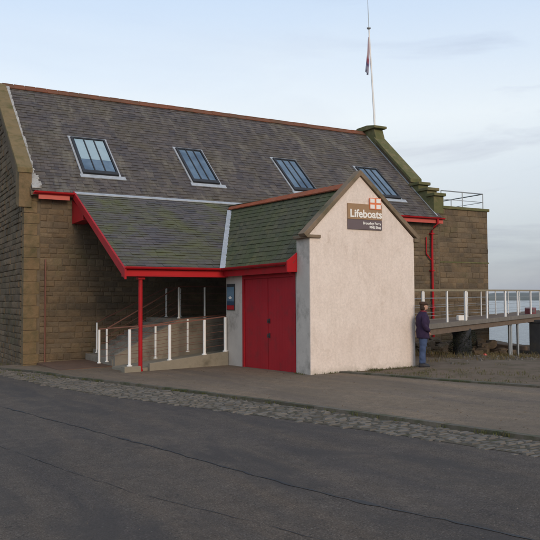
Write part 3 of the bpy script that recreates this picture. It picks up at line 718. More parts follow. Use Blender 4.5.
# white-post railings
def railing(name,posts,label,group,hrail=.045,wires=4,loc=None,pr=.035,rm='brownpaint',h=1.04,wr=.006):
    t=empty(name,loc or posts[0],label,'railing',group)
    for p in posts:
        mb=MB(); mb.tube([p,(p[0],p[1],p[2]+h)],pr,10); mb.tube([p,(p[0],p[1],p[2]+.03)],pr*1.8,10); part(mb,'post','white',t)
    tops=[Vector((p[0],p[1],p[2]+h)) for p in posts]
    for a,b in zip(tops,tops[1:]):
        mb=MB(); mb.bar(a+Vector((0,0,.02)),b+Vector((0,0,.02)),.045,.032,0); part(mb,'handrail',rm,t)
    mb=MB()
    for a,b in zip(tops,tops[1:]):
        for k in range(1,wires+1): d=Vector((0,0,-h*k/(wires+1))); mb.tube([a+d,b+d],wr,5)
    if wires: part(mb,'wires','steel' if rm!='brownpaint' else 'brownpaint',t)
    return t
G3='white posted railings round the porch steps'
railing('ramp_railing',[(1.71,5.66,.06),(2.92,5.66,.17),(4.03,5.66,.29),(4.72,5.66,.36)],'white posted railing along the outer edge of the ramp',G3,pr=.045)
railing('ramp_railing',[(1.55,3.25,-.02),(3.15,3.9,.1),(4.2,4.0,.28),(5.6,4.0,.38)],'white posted railing between the ramp and the steps',G3)
railing('stair_railing',[(1.90,2.9,-.02),(4.35,2.9,1.32),(5.3,2.9,1.32),(6.8,2.9,1.32)],'white posted railing rising along the outer side of the steps to the landing',G3)
railing('stair_railing',[(2.28,.5,.12),(4.85,.5,1.32),(5.4,.5,1.32)],'white posted railing rising against the sandstone wall beside the steps',G3)

# ---------------------------------------------------------------- rail on the end block roof
t=empty('roof_railing',(20.2,-.15,HT),'grey tubular guard rail on the flat roof of the end block','railing')
H7=.74
ps=[(18.85,-.12),(20.2,-.12),(21.55,-.12)]; qs=[(21.55,-2.3),(21.55,-4.6)]
for p in ps+qs+[(20.0,-4.6),(18.9,-4.6)]:
    mb=MB(); mb.tube([(p[0],p[1],HT),(p[0],p[1],HT+H7)],.022,8); part(mb,'post','steel',t)
path=[(x,y) for x,y in ps+qs+[(20.0,-4.6),(18.9,-4.6)]]
for hh,r in((H7,.028),(H7*.45,.014)):
    mb=MB(); mb.tube([(x,y,HT+hh) for x,y in path],r,8); part(mb,'top_rail' if hh==H7 else 'mid_rail','steel',t)

# ---------------------------------------------------------------- flagpole and flag
fb=Vector((18.6,-4.75,11.03)); ft=Vector((18.42,-4.95,16.25))
t=empty('flagpole',tuple(fb),'slim pale flagpole standing on the mossy apex of the far gable','flagpole')
mb=MB(); mb.tube([fb-Vector((0,0,.3)),fb.lerp(ft,.5),ft],[.05,.045,.03],10); part(mb,'pole','white',t)
mb=MB(); mb.tube([ft-Vector((0,0,.02)),ft+Vector((0,0,.02)),ft+Vector((0,0,.08)),ft+Vector((0,0,.12))],[.04,.1,.1,.03],10); mb.bar(ft+Vector((-.12,0,.04)),ft+Vector((.12,0,.04)),.03,.03); part(mb,'finial','steel',t)
mb=MB(); mb.tube([ft,ft+Vector((-.06,-.02,2.4))],[.018,.012],6); part(mb,'aerial','steel',t)
mb=MB(); mb.tube([fb+Vector((.07,0,.4)),fb.lerp(ft,.3)+Vector((.05,0,0)),ft+Vector((.05,0,-.05))],.006,5); part(mb,'halyard','white',t)
def flag_mat():
    m,nt,b,v=newmat('flag_cloth',.85,.1)
    sx=nt.nodes.new('ShaderNodeSeparateXYZ'); nt.links.new(v,sx.inputs[0])
    f=nt.nodes.new('ShaderNodeMath'); f.operation='MULTIPLY_ADD'; f.inputs[1].default_value=1.1; nt.links.new(sx.outputs[0],f.inputs[0]); nt.links.new(sx.outputs[2],f.inputs[2])
    col=ramp(nt,f.outputs[0],[(.0,(.30,.30,.38)),(.25,(.40,.38,.46)),(.42,(.12,.12,.24)),(.55,(.34,.16,.22)),(.75,(.36,.12,.16)),(.9,(.5,.42,.46))])
    nt.links.new(col,b.inputs['Base Color']); return m
mb=MB(); rows=26; cols=13; fa=ft-Vector((0,0,.45)); hh=1.7; vs=[]
for i in range(rows):
    s=i/(rows-1); z=fa.z-hh*s-.12*math.sin(s*2)
    wid=.07+.13*math.sin(min(1,s*1.5)*math.pi/2)*(1-.55*max(0,s-.7)/.3)
    for j in range(cols):
        a=j/(cols-1)
        x=fa.x-.02-.17*s+wid*(a-.3)*1.1; y=fa.y+.09*math.sin(a*11+s*2.0)*(.4+.6*s)
        vs.append((x,y,z-.25*a*s+.03*math.sin(a*9)))
mb.add(vs,[(i*cols+j,i*cols+j+1,(i+1)*cols+j+1,(i+1)*cols+j) for i in range(rows-1) for j in range(cols-1)],0,True)
fo=mb.build('flag',flag_mat(),None,recalc=False); so=fo.modifiers.new('Solid','SOLIDIFY'); so.thickness=.006
# put the object's origin at the foot of the cloth so that the cloth pattern runs 0..1 up it
o0=W((fa.x,fa.y,fa.z-hh-.35)); fo.data.transform(Matrix.Translation(-o0)); fo.data.transform(Matrix.Diagonal((1,1,1,1))); fo.location=o0
tag(fo,'limp red, white and blue flag hanging in folds near the top of the flagpole','flag')

# ---------------------------------------------------------------- raised walkway
D0=Vector((8.15,9.24,1.08)); D1=Vector((31,-2.0,1.27)); dd=(D1-D0); dl=dd.length; dn=dd.normalized(); side=Vector((dn.y,-dn.x,0)).normalized()
if side.y>0: side=-side
WW=1.7
wk=empty('walkway',tuple(D0+side*.85),'raised timber walkway with white posts running past the station towards the water','walkway')
mb=MB(); 
ns=int(dl/.15)
for i in range(ns):
    a=D0.lerp(D1,i/ns)+Vector((0,0,-.02)); b=D0.lerp(D1,(i+.93)/ns)+Vector((0,0,-.02))
    h=Vector((0,0,random.uniform(-.002,.004)-.035))
    mb.hexa([a+h,b+h,b+side*WW+h,a+side*WW+h],[a-Vector((0,0,.001))+h*.1,b+h*.1,b+side*WW+h*.1,a+side*WW+h*.1])
part(mb,'deck_boards','timber',wk)
for s in(-.03,WW+.03):
    mb=MB(); mb.bar(D0+side*s-Vector((0,0,.06)),D1+side*s-Vector((0,0,.06)),.05,.16); part(mb,'deck_edge','deckedge',wk)
    mb=MB(); mb.bar(D0+side*(s+(.09 if s<0 else -.09))-Vector((0,0,.24)),D1+side*(s+(.09 if s<0 else -.09))-Vector((0,0,.24)),.1,.2); part(mb,'joist','timber',wk)
HP=1.10; POS=[2.45,4.55,6.35,8.75,11.1,12.9,15.0,17.0,19.0,21.0,23.0]
POS=[s for s in POS if s<dl]
for row,off in((0,0.),(1,WW)):
    for i,s in enumerate(POS):
        s2=s+(0.35 if row else 0)
        if s2>dl: continue
        p=D0+dn*s2+side*off
        mb=MB(); wdt=.075 if (i in(2,4) and not row) else (.06 if not row else .04)
        mb.box((p.x-wdt/2,p.y-wdt/2,p.z-.14),(p.x+wdt/2,p.y+wdt/2,p.z+HP-.03)); part(mb,'post','white',wk,bevel=.006)
    a=D0+side*off+Vector((0,0,HP)); b=D1+side*off+Vector((0,0,HP))
    mb=MB(); mb.bar(a,b,.08,.05); part(mb,'handrail','railtop',wk)
    for k in range(1,4):
        mb=MB(); z=Vector((0,0,-HP*k/4)); mb.tube([a+z,b+z],.006,5); part(mb,'wire','steel',wk)
for s in(12.1,12.35,13.35):       # slender steel legs beyond the end block
    for off in(.15,):
        p=D0+dn*s+side*off; mb=MB(); mb.bar((p.x,p.y,-3.2),(p.x,p.y,p.z-.1),.075,.075); part(mb,'leg','steel',wk)
# dark concrete pier
pc=Vector((22.0,2.1,0))
mb=MB()
c0=D0+dn*15.6-side*.25; ax=dn*1.6; ay=side*.5
q=[c0,c0+ax,c0+ax+ay,c0+ay]
mb.hexa([Vector((x.x,x.y,-1.6)) for x in q],[Vector((x.x,x.y,.86)) for x in q])
q=[c0-dn*.06-side*.06,c0+ax+dn*.06-side*.06,c0+ax+ay+dn*.06+side*.06,c0+ay-dn*.06+side*.06]
mb.hexa([Vector((x.x,x.y,.80)) for x in q],[Vector((x.x,x.y,.93)) for x in q])
pm=plain('dark_pier',(.022,.025,.03),(.035,.038,.042),3,.7,.3,.4,.01,dirt=(.05,.045,.035))
tag(mb.build('support_pier',pm,None,bevel=.02),'dark block pier carrying the outer end of the walkway','pier')
# items on deck
p=D0+dn*7.35+side*.5
mb=MB(); mb.box((p.x-.22,p.y-.06,p.z-.02),(p.x+.22,p.y+.08,p.z+.17)); o=mb.build('deck_box',M['signwhite'],None,bevel=.02); tag(o,'small cream box lying on the walkway deck in front of the end block','box')  # plain cream box on the deck
p=D0+dn*15.9+side*.25
t=empty('equipment_box',(p.x,p.y,p.z),'small dull red box fixed inside the walkway railing above the pier','box')
mb=MB(); mb.box((p.x-.22,p.y-.16,p.z),(p.x+.2,p.y+.16,p.z+.3)); part(mb,'casing',plain('dull_red',(.17,.05,.06),(.21,.07,.075),5),t,bevel=.02)
mb=MB(); mb.box((p.x-.13,p.y+.162,p.z+.08),(p.x+.1,p.y+.168,p.z+.22)); part(mb,'label_panel','purple',t)

# concrete slab on the shore
mb=MB()
a=Vector((22.6,-.1,-.22)); b=Vector((24.9,-.1,-.50))
mb.prism([(22.0,.9,-.30),(24.0,.3,-.45),(24.9,-2.4,-.42),(22.2,-2.4,-.12)],(0,0,-.22))
mb.prism([(22.1,.7,-.5),(22.6,.6,-.5),(22.6,-2.2,-.5),(22.1,-2.2,-.5)],(0,0,-1))
tag(mb.build('shore_slab',M['rough_slab'],None,bevel=.03),'weathered flat slab jutting out over the shore beyond the end block','slab')

# ---------------------------------------------------------------- boulders round the foot of the end block
def rock(loc,r,mat,label,group,seed):
    rr=random.Random(seed); bm=bmesh.new(); bmesh.ops.create_icosphere(bm,subdivisions=3,radius=1)
    off=Vector((rr.uniform(0,50),)*3)
    from mathutils import noise as N
    sc=(r*rr.uniform(.9,1.4),r*rr.uniform(.7,1.1),r*rr.uniform(.55,.85))
    for v in bm.verts:
        n=N.noise(v.co*1.1+off)*.45+N.noise(v.co*3+off)*.14
        c=v.co*(1+n); c=Vector([max(-.78,min(.78,x)) for x in c]); v.co=Vector((c.x*sc[0],c.y*sc[1],c.z*sc[2]))
    me=bpy.data.meshes.new('boulder'); bm.to_mesh(me); bm.free(); me.materials.append(mat)
    o=bpy.data.objects.new('boulder',me); C.objects.link(o); o.location=W(loc); o.rotation_euler=(0,0,rr.uniform(0,6)); tag(o,label,'boulder',group); return o
RM=plain('foreshore_rock',(.11,.085,.06),(.16,.12,.085),5,.95,.1,.8,.03,dirt=(.06,.06,.03),dscale=3)
rk=random.Random(3)
for i in range(90):
    u=rk.uniform(12.0,21.6); q=rk.random(); v=.25+1.5*q+(rk.uniform(0,1.2) if i%5==0 else 0); r=rk.uniform(.12,.34)
    rock((u,v,g(u,v)+r*.1+max(0,.75*(1-q)*rk.uniform(.3,1))),r,RM,'brown boulder in the bank of rubble at the foot of the end block','rubble boulders at the foot of the end block',i)
# stones scattered on the bank
mb=MB(); rk=random.Random(5)
for i in range(700):
    u=rk.uniform(9,24); v=rk.uniform(2.2,11+ (u-9)*.1); r=rk.uniform(.015,.06); z=g(u,v)+lump(u,v)
    if v>10.3: z=g(u,v)+.045
    a=rk.uniform(0,6); vs=[]
    for k in range(5): vs.append((u+r*math.cos(a+k*1.256)*rk.uniform(.7,1.2),v+r*math.sin(a+k*1.256)*rk.uniform(.7,1.2),z-.005))
    n0=len(vs); vs+= [(x*.4+u*.6,y*.4+v*.6,z+r*.8) for x,y,_ in vs]
    mb.add(vs,[(k,(k+1)%5,5+(k+1)%5,5+k) for k in range(5)]+[(5,6,7,8,9)])
tag(mb.build('gravel',M['cobble'],None),kind='stuff')

# ---------------------------------------------------------------- vegetation
def blades(name,spots,cols,hmin,hmax,wd,per,spread,seed):
    rk=random.Random(seed); mb=MB()
    for (u,v,z) in spots:
        for k in range(per):
            a=rk.uniform(0,6.283); r=spread*rk.random()**.5; x=u+r*math.cos(a); y=v+r*math.sin(a); h=rk.uniform(hmin,hmax)
            b=rk.uniform(0,6.283); lx,ly=math.cos(b)*h*rk.uniform(.2,.8),math.sin(b)*h*rk.uniform(.2,.8); w=wd*rk.uniform(.6,1.3); px,py=-math.sin(b)*w,math.cos(b)*w
            mb.add([(x-px,y-py,z-.01),(x+px,y+py,z-.01),(x+px*.7+lx*.4,y+py*.7+ly*.4,z+h*.6),(x-px*.7+lx*.4,y-py*.7+ly*.4,z+h*.6),(x+lx,y+ly,z+h)],[(0,1,2,3),(3,2,4)])
    m=pieces(name+'_blades',cols,rough=.8,bs=.1,bd=.002)
    return tag(mb.build(name,m,None,recalc=False),kind='stuff')
rk=random.Random(11); sp_=[]
for i in range(420):
    u=rk.uniform(8.6,25); v=rk.uniform(1.5,10.2)
    if math.sin(u*1.3+v*.6)+math.sin(v*1.9-u*.5)<rk.uniform(-1,.9): continue
    sp_.append((u,v,g(u,v)+lump(u,v)))
blades('rough_grass',sp_,[(.17,.13,.06),(.11,.10,.04),(.22,.16,.08),(.08,.085,.03)],.05,.2,.006,26,.22,1)
sp_=[]
for i in range(230):
    v=rk.uniform(10.6,26); u=interp(INK,v)+rk.uniform(.2,4.5)*rk.random()**.6
    if v<11.6 and u<9 : 
        if rk.random()<.5: continue
    sp_.append((u,v,g(u,v)+.042))
for i in range(26): sp_.append((rk.uniform(6.3,8.3),10.52+rk.uniform(0,.2),g(7,10.5)+.042))
blades('verge_grass',sp_,[(.12,.11,.045),(.09,.095,.035),(.17,.14,.07)],.02,.08,.005,22,.18,2)
sp_=[(4.66+rk.uniform(-.06,.05),rk.uniform(9.7,10.4),g(4.7,10)+FZ) for i in range(6)]+[(rk.uniform(4.8,6.2),10.47+rk.uniform(0,.05),g(5.5,10.4)+FZ) for i in range(16)]
for i in range(60):
    v=rk.uniform(-1,22); sp_.append((interp(KERB,v)-rk.uniform(-.01,.05),v,g(interp(KERB,v),v)+.03))
for i in range(40):
    v=rk.uniform(-3,6); sp_.append((interp(KERB,v)-rk.uniform(.1,.9),v,g(interp(KERB,v),v)+.03))
for i in range(14): sp_.append((rk.uniform(-.4,.5),rk.uniform(.05,.5),g(0,.2)+.02))
for i in range(50): v=-rk.uniform(0,10); sp_.append((-.2-rk.uniform(0,.35),v,g(-.3,v)+.01))
blades('weeds',sp_,[(.07,.085,.025),(.1,.11,.035),(.13,.12,.05)],.015,.06,.004,14,.07,3)
mb=MB(); rk=random.Random(77)      # loose grit on the road and forecourt
for i in range(700):
    v=rk.uniform(8,23); 
    if rk.random()<.7: u=interp(COB,v)+.1-5.5*rk.random()**1.6; z=g(u,v)+.011
    else:
        u=interp(KERB,v)+.2+(interp(INK,v)-interp(KERB,v)-.3)*rk.random(); z=g(u,v)+FZ
        if u>4.6 and v<10.5: continue
    r=rk.uniform(.003,.009); a=rk.uniform(0,6); vs=[(u+r*math.cos(a+k*1.256)*rk.uniform(.7,1.2),v+r*math.sin(a+k*1.256)*rk.uniform(.7,1.2),z) for k in range(5)]
    vs+=[(x*.5+u*.5,y*.5+v*.5,z+r*.8) for x,y,_ in vs]
    mb.add(vs,[(k,(k+1)%5,5+(k+1)%5,5+k) for k in range(5)]+[(5,6,7,8,9)])
tag(mb.build('grit',pieces('loose_grit',[(.13,.11,.09),(.18,.155,.13),(.1,.085,.07),(.24,.21,.18)],bs=.1),None),kind='stuff')
# dead leaves on the forecourt and verge
mb=MB(); rk=random.Random(21)
for i in range(520):
    if rk.random()<.5:
        v=rk.uniform(5,20); u=interp(KERB,v)+.2+(interp(INK,v)-interp(KERB,v)-.3)*rk.random()
        if u>4.6 and v<10.5: u=4.6-rk.random()*.6
        z=g(u,v)+FZ+.004
    else:
        v=rk.uniform(10.6,18); u=interp(INK,v)+.25+rk.random()*3; z=g(u,v)+.052
    s=rk.uniform(.01,.028); a=rk.uniform(0,6.28); c,d=math.cos(a)*s,math.sin(a)*s
    mb.add([(u-c,v-d,z),(u+d*.5,v-c*.5,z+rk.uniform(0,.01)),(u+c,v+d,z+rk.uniform(0,.012)),(u-d*.5,v+c*.5,z+.002)],[(0,1,2,3)])
tag(mb.build('fallen_leaves',pieces('dead_leaves',[(.16,.09,.04),(.22,.13,.06),(.1,.06,.03),(.28,.2,.1)],bs=.1),None,recalc=False),kind='stuff')
# squat dark pier clad in growth under the walkway
xx,yy=14.15,5.1; yy=D0.y+(xx-D0.x)*dn.y/dn.x-.35
sh=empty('walkway_pier',(xx,yy,g(xx,yy)),'squat dark round pier overgrown with creeper beneath the walkway','pier')
mb=MB(); mb.tube([(xx,yy,-1),(xx,yy,-.1),(xx,yy,.45),(xx,yy,.84)],[.36,.34,.33,.33],20); part(mb,'column',pm,sh)
mb=MB(); rk=random.Random(4)
for i in range(5200):
    a=rk.uniform(0,6.283); zz=rk.uniform(0,1)
    R_=.36+.07*math.sin(a*3+zz*7)+.05*math.sin(zz*9+a)
    r=R_+rk.uniform(-.03,.05); x=xx+r*math.cos(a); y=yy+r*math.sin(a); z=-.42+zz*1.2
    s_=rk.uniform(.014,.03); e1=Vector((rk.uniform(-1,1),rk.uniform(-1,1),rk.uniform(-1,1))).normalized(); e2=e1.cross(Vector((rk.uniform(-1,1),rk.uniform(-1,1),1))).normalized(); c=Vector((x,y,z))
    mb.add([c-e1*s_,c+e2*s_*.5,c+e1*s_,c-e2*s_*.5],[(0,1,2,3)])
part(mb,'creeper',pieces('creeper_leaves',[(.018,.026,.014),(.03,.036,.018),(.015,.018,.015)],rough=.7,bs=.1),sh,recalc=False)
# crumpled red wrapper
mb=MB(); u,v=(15.6,5.6); z=g(u,v)+lump(u,v)
mb.prism([(u-.09,v,z),(u+.07,v+.04,z),(u+.05,v-.05,z+.07),(u-.05,v-.04,z+.09)],(.02,.09,.02))
tag(mb.build('litter',M['redpale'],None,bevel=.01),'small crumpled red wrapper on the rough grass bank','litter')

# ---------------------------------------------------------------- far shore
mb=MB(); n=120; ring=[]
from mathutils import noise as N
camp=Vector((-5.09,25.74))
for i in range(n+1):
    a=math.radians(-10+100*i/n)      # bearing from +u towards -v
    R0=2600+140*math.sin(i*.23); d=Vector((math.cos(a),-math.sin(a)))
    h=17+9*N.noise(Vector((i*.16,0,0)))+4*N.noise(Vector((i*.7,3,0)))+8*max(0,math.sin(i*.11+1))
    p=camp+d*R0; q=camp+d*(R0+200); r=camp+d*(R0+900)
    ring.append([(p.x,p.y,-3),(p.x,p.y,1.5+h*.15),(q.x,q.y,h-2),(r.x,r.y,h+8),(r.x,r.y,-3)])
vs=[x for r in ring for x in r]
mb.add(vs,[(i*5+j,i*5+j+1,(i+1)*5+j+1,(i+1)*5+j) for i in range(n) for j in range(4)],0,True)
fs=mb.build('far_shore',plain('far_shore_woods',(.05,.065,.04),(.09,.085,.06),.01,.95,.1,.1,1),None)
tag(fs,kind='structure')

SEA=(-1500,5200,1500,-5200)
mb=MB(); mb.box((-1600,1600,-9),(5300,-5300,60))
hm=bpy.data.materials.new('haze_air'); hm.use_nodes=True; hn=hm.node_tree; hn.nodes.clear()
ho=hn.nodes.new('ShaderNodeOutputMaterial'); hp=hn.nodes.new('ShaderNodeVolumePrincipled'); hp.inputs['Color'].default_value=(.86,.92,1,1); hp.inputs['Density'].default_value=.00012; hp.inputs['Anisotropy'].default_value=.2
hn.links.new(hp.outputs[0],ho.inputs['Volume'])
tag(mb.build('haze',hm,None),kind='stuff')

# ---------------------------------------------------------------- the person
def skin_body(name,verts,edges,radii,mat,parent,sub=2,root=0,smooth=True):
    me=bpy.data.meshes.new('tmp'); me.from_pydata([tuple(v) for v in verts],edges,[]); o=bpy.data.objects.new('tmp',me); C.objects.link(o)
    sk=o.modifiers.new('Skin','SKIN'); sk.branch_smoothing=.6
    for i,r in enumerate(radii):
        r=r if isinstance(r,tuple) else (r,r); me.skin_vertices[0].data[i].radius=r
    me.skin_vertices[0].data[root].use_root=True
    sb=o.modifiers.new('Sub','SUBSURF'); sb.levels=sub; sb.render_levels=sub
    bpy.context.view_layer.update()
    m2=bpy.data.meshes.new_from_object(o.evaluated_get(bpy.context.evaluated_depsgraph_get())); bpy.data.objects.remove(o)
    m2.name=name; m2.materials.clear(); m2.materials.append(mat)
    for p_ in m2.polygons: p_.use_smooth=True
    q=bpy.data.objects.new(name,m2); C.objects.link(q); q.parent=parent; return q
PU,PV=8.10,10.72
pz=g(PU,PV)+.048
pe=empty('person',(PU,PV,pz),'person standing in dark navy coat, blue jeans and brown cap beside the gable','person')
ang=math.atan2(-.36,.87)         # body faces along camera right
pe.rotation_euler=(0,0,ang); pe.scale=(1.0,1.0,1.0)
skinm=plain('skin_tone',(.50,.30,.23),(.46,.27,.20),9,.55,.3,.1,.002)
coat=plain('navy_coat',(.028,.018,.045),(.045,.03,.065),6,.9,.15,.5,.006)
jean=plain('blue_jeans',(.045,.07,.14),(.075,.105,.19),6,.9,.15,.4,.004)
shoe=plain('dark_shoes',(.02,.02,.025),(.03,.03,.035),6,.6,.3,.2,.003)
hairm=plain('dark_brown_hair',(.035,.02,.013),(.05,.03,.02),30,.7,.3,.6,.006)
capm=plain('dark_brown_cap',(.055,.032,.022),(.07,.042,.03),12,.85,.2,.4,.004)
scarf=plain('maroon_scarf',(.17,.03,.04),(.12,.025,.035),18,.9,.1,.5,.005)
# x forward, y left.  one continuous body (skin), clothed
V_=[(0,0,.93),(.0,0,1.10),(.0,0,1.26),(.0,0,1.39),(.015,0,1.50),            # pelvis..neck base
    (.0,.095,.90),(.015,.10,.50),(-.015,.105,.09),(.09,.115,.045),           # left leg
    (.0,-.095,.90),(-.01,-.10,.50),(-.04,-.105,.09),(.06,-.115,.045),
    (-.005,.155,1.36),(-.05,.235,1.13),(.08,.21,.96),(-.005,-.155,1.36),(-.05,-.235,1.13),(.08,-.21,.96)]
E_=[(0,1),(1,2),(2,3),(3,4),(0,5),(5,6),(6,7),(7,8),(0,9),(9,10),(10,11),(11,12),(3,13),(13,14),(14,15),(3,16),(16,17),(17,18)]
R_=[(.10,.10),(.10,.10),(.10,.10),(.07,.07),(.05,.05),.07,.03,.025,.018,.07,.03,.025,.018,.05,.04,.03,.05,.04,.03]
body=skin_body('body',V_,E_,R_,skinm,pe)
# head with face
def blob(name,rings,mat,parent,n=20,cap=True,close=True):
    mb=MB(); vs=[]
    for (x,y,z,rx,ry) in rings:
        for k in range(n): a=2*math.pi*k/n; vs.append((x+rx*math.cos(a),y+ry*math.sin(a),z))
    fs=[(i*n+k,i*n+(k+1)%n,(i+1)*n+(k+1)%n,(i+1)*n+k) for i in range(len(rings)-1) for k in range(n)]
    bm=bmesh.new(); bv=[bm.verts.new(v) for v in vs]
    for f in fs: bm.faces.new([bv[i] for i in f]).smooth=True
    if cap:
        bm.faces.new(bv[:n]); bm.faces.new(bv[-n:])
    bmesh.ops.recalc_face_normals(bm,faces=bm.faces)
    me=bpy.data.meshes.new(name); bm.to_mesh(me); bm.free(); me.materials.append(mat)
    o=bpy.data.objects.new(name,me); C.objects.link(o); o.parent=parent; return o
def local(mb,name,mat,parent,bevel=0):
    mb.v=[(x,-y,z) for x,y,z in mb.v]     # cancel the plan mirroring: local axes are real axes
    bm=bmesh.new(); vs=[bm.verts.new((x,-y,z)) for x,y,z in mb.v]
    for f,mi,sm in zip(mb.f,mb.m,mb.sm): bm.faces.new([vs[i] for i in f]).smooth=True
    bmesh.ops.recalc_face_normals(bm,faces=bm.faces); me=bpy.data.meshes.new(name); bm.to_mesh(me); bm.free(); me.materials.append(mat)
    o=bpy.data.objects.new(name,me); C.objects.link(o); o.parent=parent; return o
hx=.035
head=blob('head',[(hx-.02,0,1.46,.048,.048),(hx-.012,0,1.505,.05,.05),(hx+.022,0,1.515,.066,.052),(hx+.02,0,1.54,.082,.062),(hx+.012,0,1.575,.088,.070),(hx+.008,0,1.61,.091,.074),(hx+.0,0,1.645,.092,.075),(hx-.005,0,1.675,.082,.068),(hx-.005,0,1.70,.055,.045)],skinm,pe)
mb=MB(); mb.tube([(hx+.088,0,1.628),(hx+.118,0,1.590),(hx+.095,0,1.578)],[.010,.016,.010],8); local(mb,'nose',skinm,pe)
for s in(1,-1):
    mb=MB(); mb.tube([(hx-.01,s*.074,1.63),(hx-.018,s*.084,1.61),(hx-.008,s*.078,1.575)],[.012,.016,.009],8); local(mb,'ear',skinm,pe)
    mb=MB(); mb.tube([(hx+.082,s*.030,1.618),(hx+.092,s*.028,1.618)],[.012,.008],8); local(mb,'eye',M['dark'],pe)
mb=MB(); mb.tube([(hx+.086,-.022,1.552),(hx+.094,0,1.553),(hx+.086,.022,1.552)],.006,6); local(mb,'mouth',scarf,pe)
blob('hair',[(hx-.035,0,1.505,.058,.066),(hx-.04,0,1.54,.072,.078),(hx-.035,0,1.60,.075,.084),(hx-.03,0,1.66,.075,.080)],hairm,pe)
blob('cap',[(hx-.008,0,1.635,.103,.088),(hx-.012,0,1.665,.112,.095),(hx-.02,0,1.70,.105,.09),(hx-.03,0,1.725,.07,.06),(hx-.03,0,1.732,.02,.02)],capm,pe)
mb=MB(); mb.add([(hx+.07,-.07,1.645),(hx+.12,-.045,1.637),(hx+.13,0,1.636),(hx+.12,.045,1.637),(hx+.07,.07,1.645),(hx+.07,-.07,1.655),(hx+.12,-.045,1.647),(hx+.13,0,1.646),(hx+.12,.045,1.647),(hx+.07,.07,1.655)],[(0,1,2,3,4),(5,6,7,8,9),(0,1,6,5),(1,2,7,6),(2,3,8,7),(3,4,9,8),(4,0,5,9)]); local(mb,'cap_peak',capm,pe)
blob('scarf',[(hx-.02,0,1.40,.10,.11),(hx-.01,0,1.44,.088,.09),(hx-.005,0,1.485,.074,.074),(hx-.01,0,1.50,.06,.06)],scarf,pe)
# coat: torso shell plus sleeves that end at the pockets
blob('coat',[(.0,0,.76,.165,.215),(.0,0,.80,.16,.21),(-.005,0,.95,.172,.215),(-.01,0,1.05,.162,.20),(-.01,0,1.1,.168,.205),(-.005,0,1.2,.175,.21),(-.01,0,1.32,.165,.215),(-.01,0,1.385,.13,.19),(-.005,0,1.425,.108,.15),(.0,0,1.455,.092,.10)],coat,pe,n=40)
cb=pe.children[-1]; sd_=cb.modifiers.new('Sub','SUBSURF'); sd_.levels=sd_.render_levels=2
for s in(1,-1):
    skin_body('sleeve',[(-.01,s*.155,1.385),(-.035,s*.225,1.26),(-.055,s*.25,1.12),(.03,s*.235,1.0),(.105,s*.205,.935)],[(0,1),(1,2),(2,3),(3,4)],[.085,.08,.075,.066,.06],coat,pe)
    # hands tucked in slanted pockets: palm, four fingers, thumb outside
    skin_body('hand',[(.115,s*.20,.925),(.135,s*.19,.885),(.150,s*.205,.86),(.14,s*.175,.84),(.125,s*.18,.83),(.11,s*.185,.84),(.155,s*.165,.90)],[(0,1),(1,2),(1,3),(1,4),(1,5),(0,6)],[.03,.03,.01,.009,.009,.009,.011],skinm,pe,root=0)
    dx=.03 if s>0 else -.045
    skin_body('trouser_leg',[(.0,s*.092,.90),(dx*.5+.005,s*.096,.70),(dx,s*.10,.50),(dx-.02,s*.104,.25),(dx-.015,s*.106,.075)],[(0,1),(1,2),(2,3),(3,4)],[.118,.108,.090,.082,.088],jean,pe)
    x0=-.03 if s>0 else -.10
    blob('shoe',[(x0+.085,s*.11,.0,.15,.052),(x0+.085,s*.11,.025,.155,.056),(x0+.07,s*.11,.055,.135,.052),(x0+.035,s*.108,.085,.085,.05),(x0+.02,s*.107,.12,.06,.05)],shoe,pe)

# creases: push every clothing surface in and out with a fine stretched noise
for o_ in pe.children:
    if o_.name.split('.')[0] in('coat','sleeve','trouser_leg','scarf'):
        me=o_.data
        if o_.modifiers:
            bpy.context.view_layer.update(); me=bpy.data.meshes.new_from_object(o_.evaluated_get(bpy.context.evaluated_depsgraph_get())); o_.modifiers.clear(); o_.data=me
        amp=.022 if 'trouser' not in o_.name else .018
        for v_ in me.vertices:
            c=v_.co; n_=N.noise(Vector((c.x*6,c.y*6,c.z*14+c.x*9)))+.5*N.noise(Vector((c.x*17,c.y*17,c.z*26)))
            v_.co=c+v_.normal*amp*n_
# ---------------------------------------------------------------- camera
f_px=732.7
cd=bpy.data.cameras.new('camera'); co=bpy.data.objects.new('camera',cd); C.objects.link(co); S.camera=co
cd.sensor_fit='HORIZONTAL'; cd.sensor_width=36; cd.lens=36*f_px/540; cd.clip_start=.1; cd.clip_end=20000
R=Vector((.86989658,-.49320144,-.0056813)); U=Vector((-.01563608,-.03908755,.99911345)); F=Vector((.49298626,.86903653,.04171387))
m=Matrix(((R.x,U.x,-F.x),(R.y,U.y,-F.y),(R.z,U.z,-F.z))).to_4x4(); m.translation=W((-5.09308,25.73532,1.89343)); co.matrix_world=m

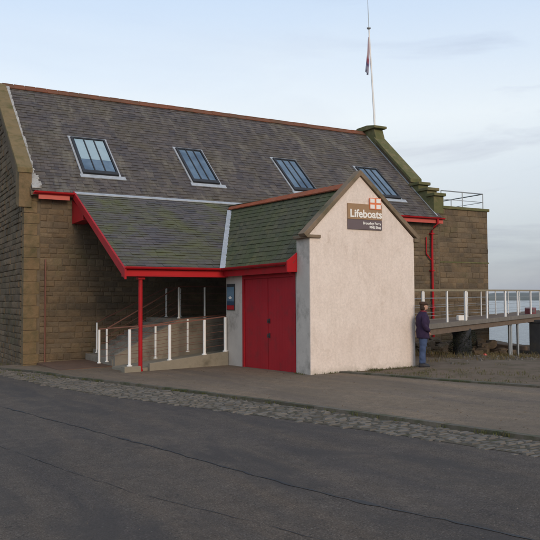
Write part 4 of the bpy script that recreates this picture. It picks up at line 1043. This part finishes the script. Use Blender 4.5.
# ---------------------------------------------------------------- light and sky
w=bpy.data.worlds.new('World'); S.world=w; w.use_nodes=True; nt=w.node_tree; bg=nt.nodes['Background']
sd=Vector((-.07,-.93,.38)).normalized()    # towards the sun (Blender axes)
sky=nt.nodes.new('ShaderNodeTexSky'); sky.sky_type='NISHITA'; sky.sun_disc=False
sky.sun_elevation=math.asin(sd.z); sky.sun_rotation=math.atan2(sd.x,sd.y); sky.air_density=1.; sky.dust_density=1.5; sky.ozone_density=1.5
tc=nt.nodes.new('ShaderNodeTexCoord'); v=tc.outputs['Generated']
sx=nt.nodes.new('ShaderNodeSeparateXYZ'); nt.links.new(v,sx.inputs[0])
# thin high cloud: brightens the whole sky, greyer banks low down
hz=ramp(nt,sx.outputs[2],[(0.,(6.2,6.5,6.9)),(.05,(6.0,6.5,7.2)),(.13,(8.2,8.8,9.5)),(.24,(10.6,11.4,11.9)),(.31,(9.2,10.5,12.0)),(.42,(7.4,9.3,12.0)),(1.,(6.2,7.9,10.6))])
n1=ramp(nt,noise(nt,mapping(nt,v,(1.2,1.2,4)),1.3,6,.5,.4),[(.35,0.),(.75,.8)])
n2=ramp(nt,noise(nt,mapping(nt,v,(1.0,1.0,5.5),(0,.06,0)),2.6,8,.58,.5),[(.45,0.),(.66,1.)])
col=mixc(nt,.72,sky.outputs[0],hz)
col=mixc(nt,n1,col,mixc(nt,1.,col,(1.13,1.07,1.0),'MULTIPLY'))
dp=nt.nodes.new('ShaderNodeVectorMath'); dp.operation='DOT_PRODUCT'; dp.inputs[1].default_value=(.87,-.493,0); nt.links.new(v,dp.inputs[0])
low=ramp(nt,dp.outputs['Value'],[(0.,.12),(.08,.35),(.30,1.)])
mm=nt.nodes.new('ShaderNodeMath'); mm.operation='MULTIPLY'; nt.links.new(n2,mm.inputs[0]); nt.links.new(low,mm.inputs[1])
col=mixc(nt,mm.outputs[0],col,mixc(nt,1.,col,(.72,.715,.775),'MULTIPLY'))
nt.links.new(col,bg.inputs[0]); bg.inputs[1].default_value=.105
sl=bpy.data.lights.new('sun','SUN'); sl.energy=1.7; sl.angle=math.radians(24); sl.color=(1,.79,.58)
so=bpy.data.objects.new('sun',sl); C.objects.link(so); so.rotation_euler=(-sd).to_track_quat('-Z','Y').to_euler(); so.location=(0,-30,30)
S.view_settings.view_transform='Standard'; S.view_settings.look='None'; S.view_settings.gamma=1; S.view_settings.exposure=-.1
S.view_settings.use_curve_mapping=False
S.cycles.max_bounces=6
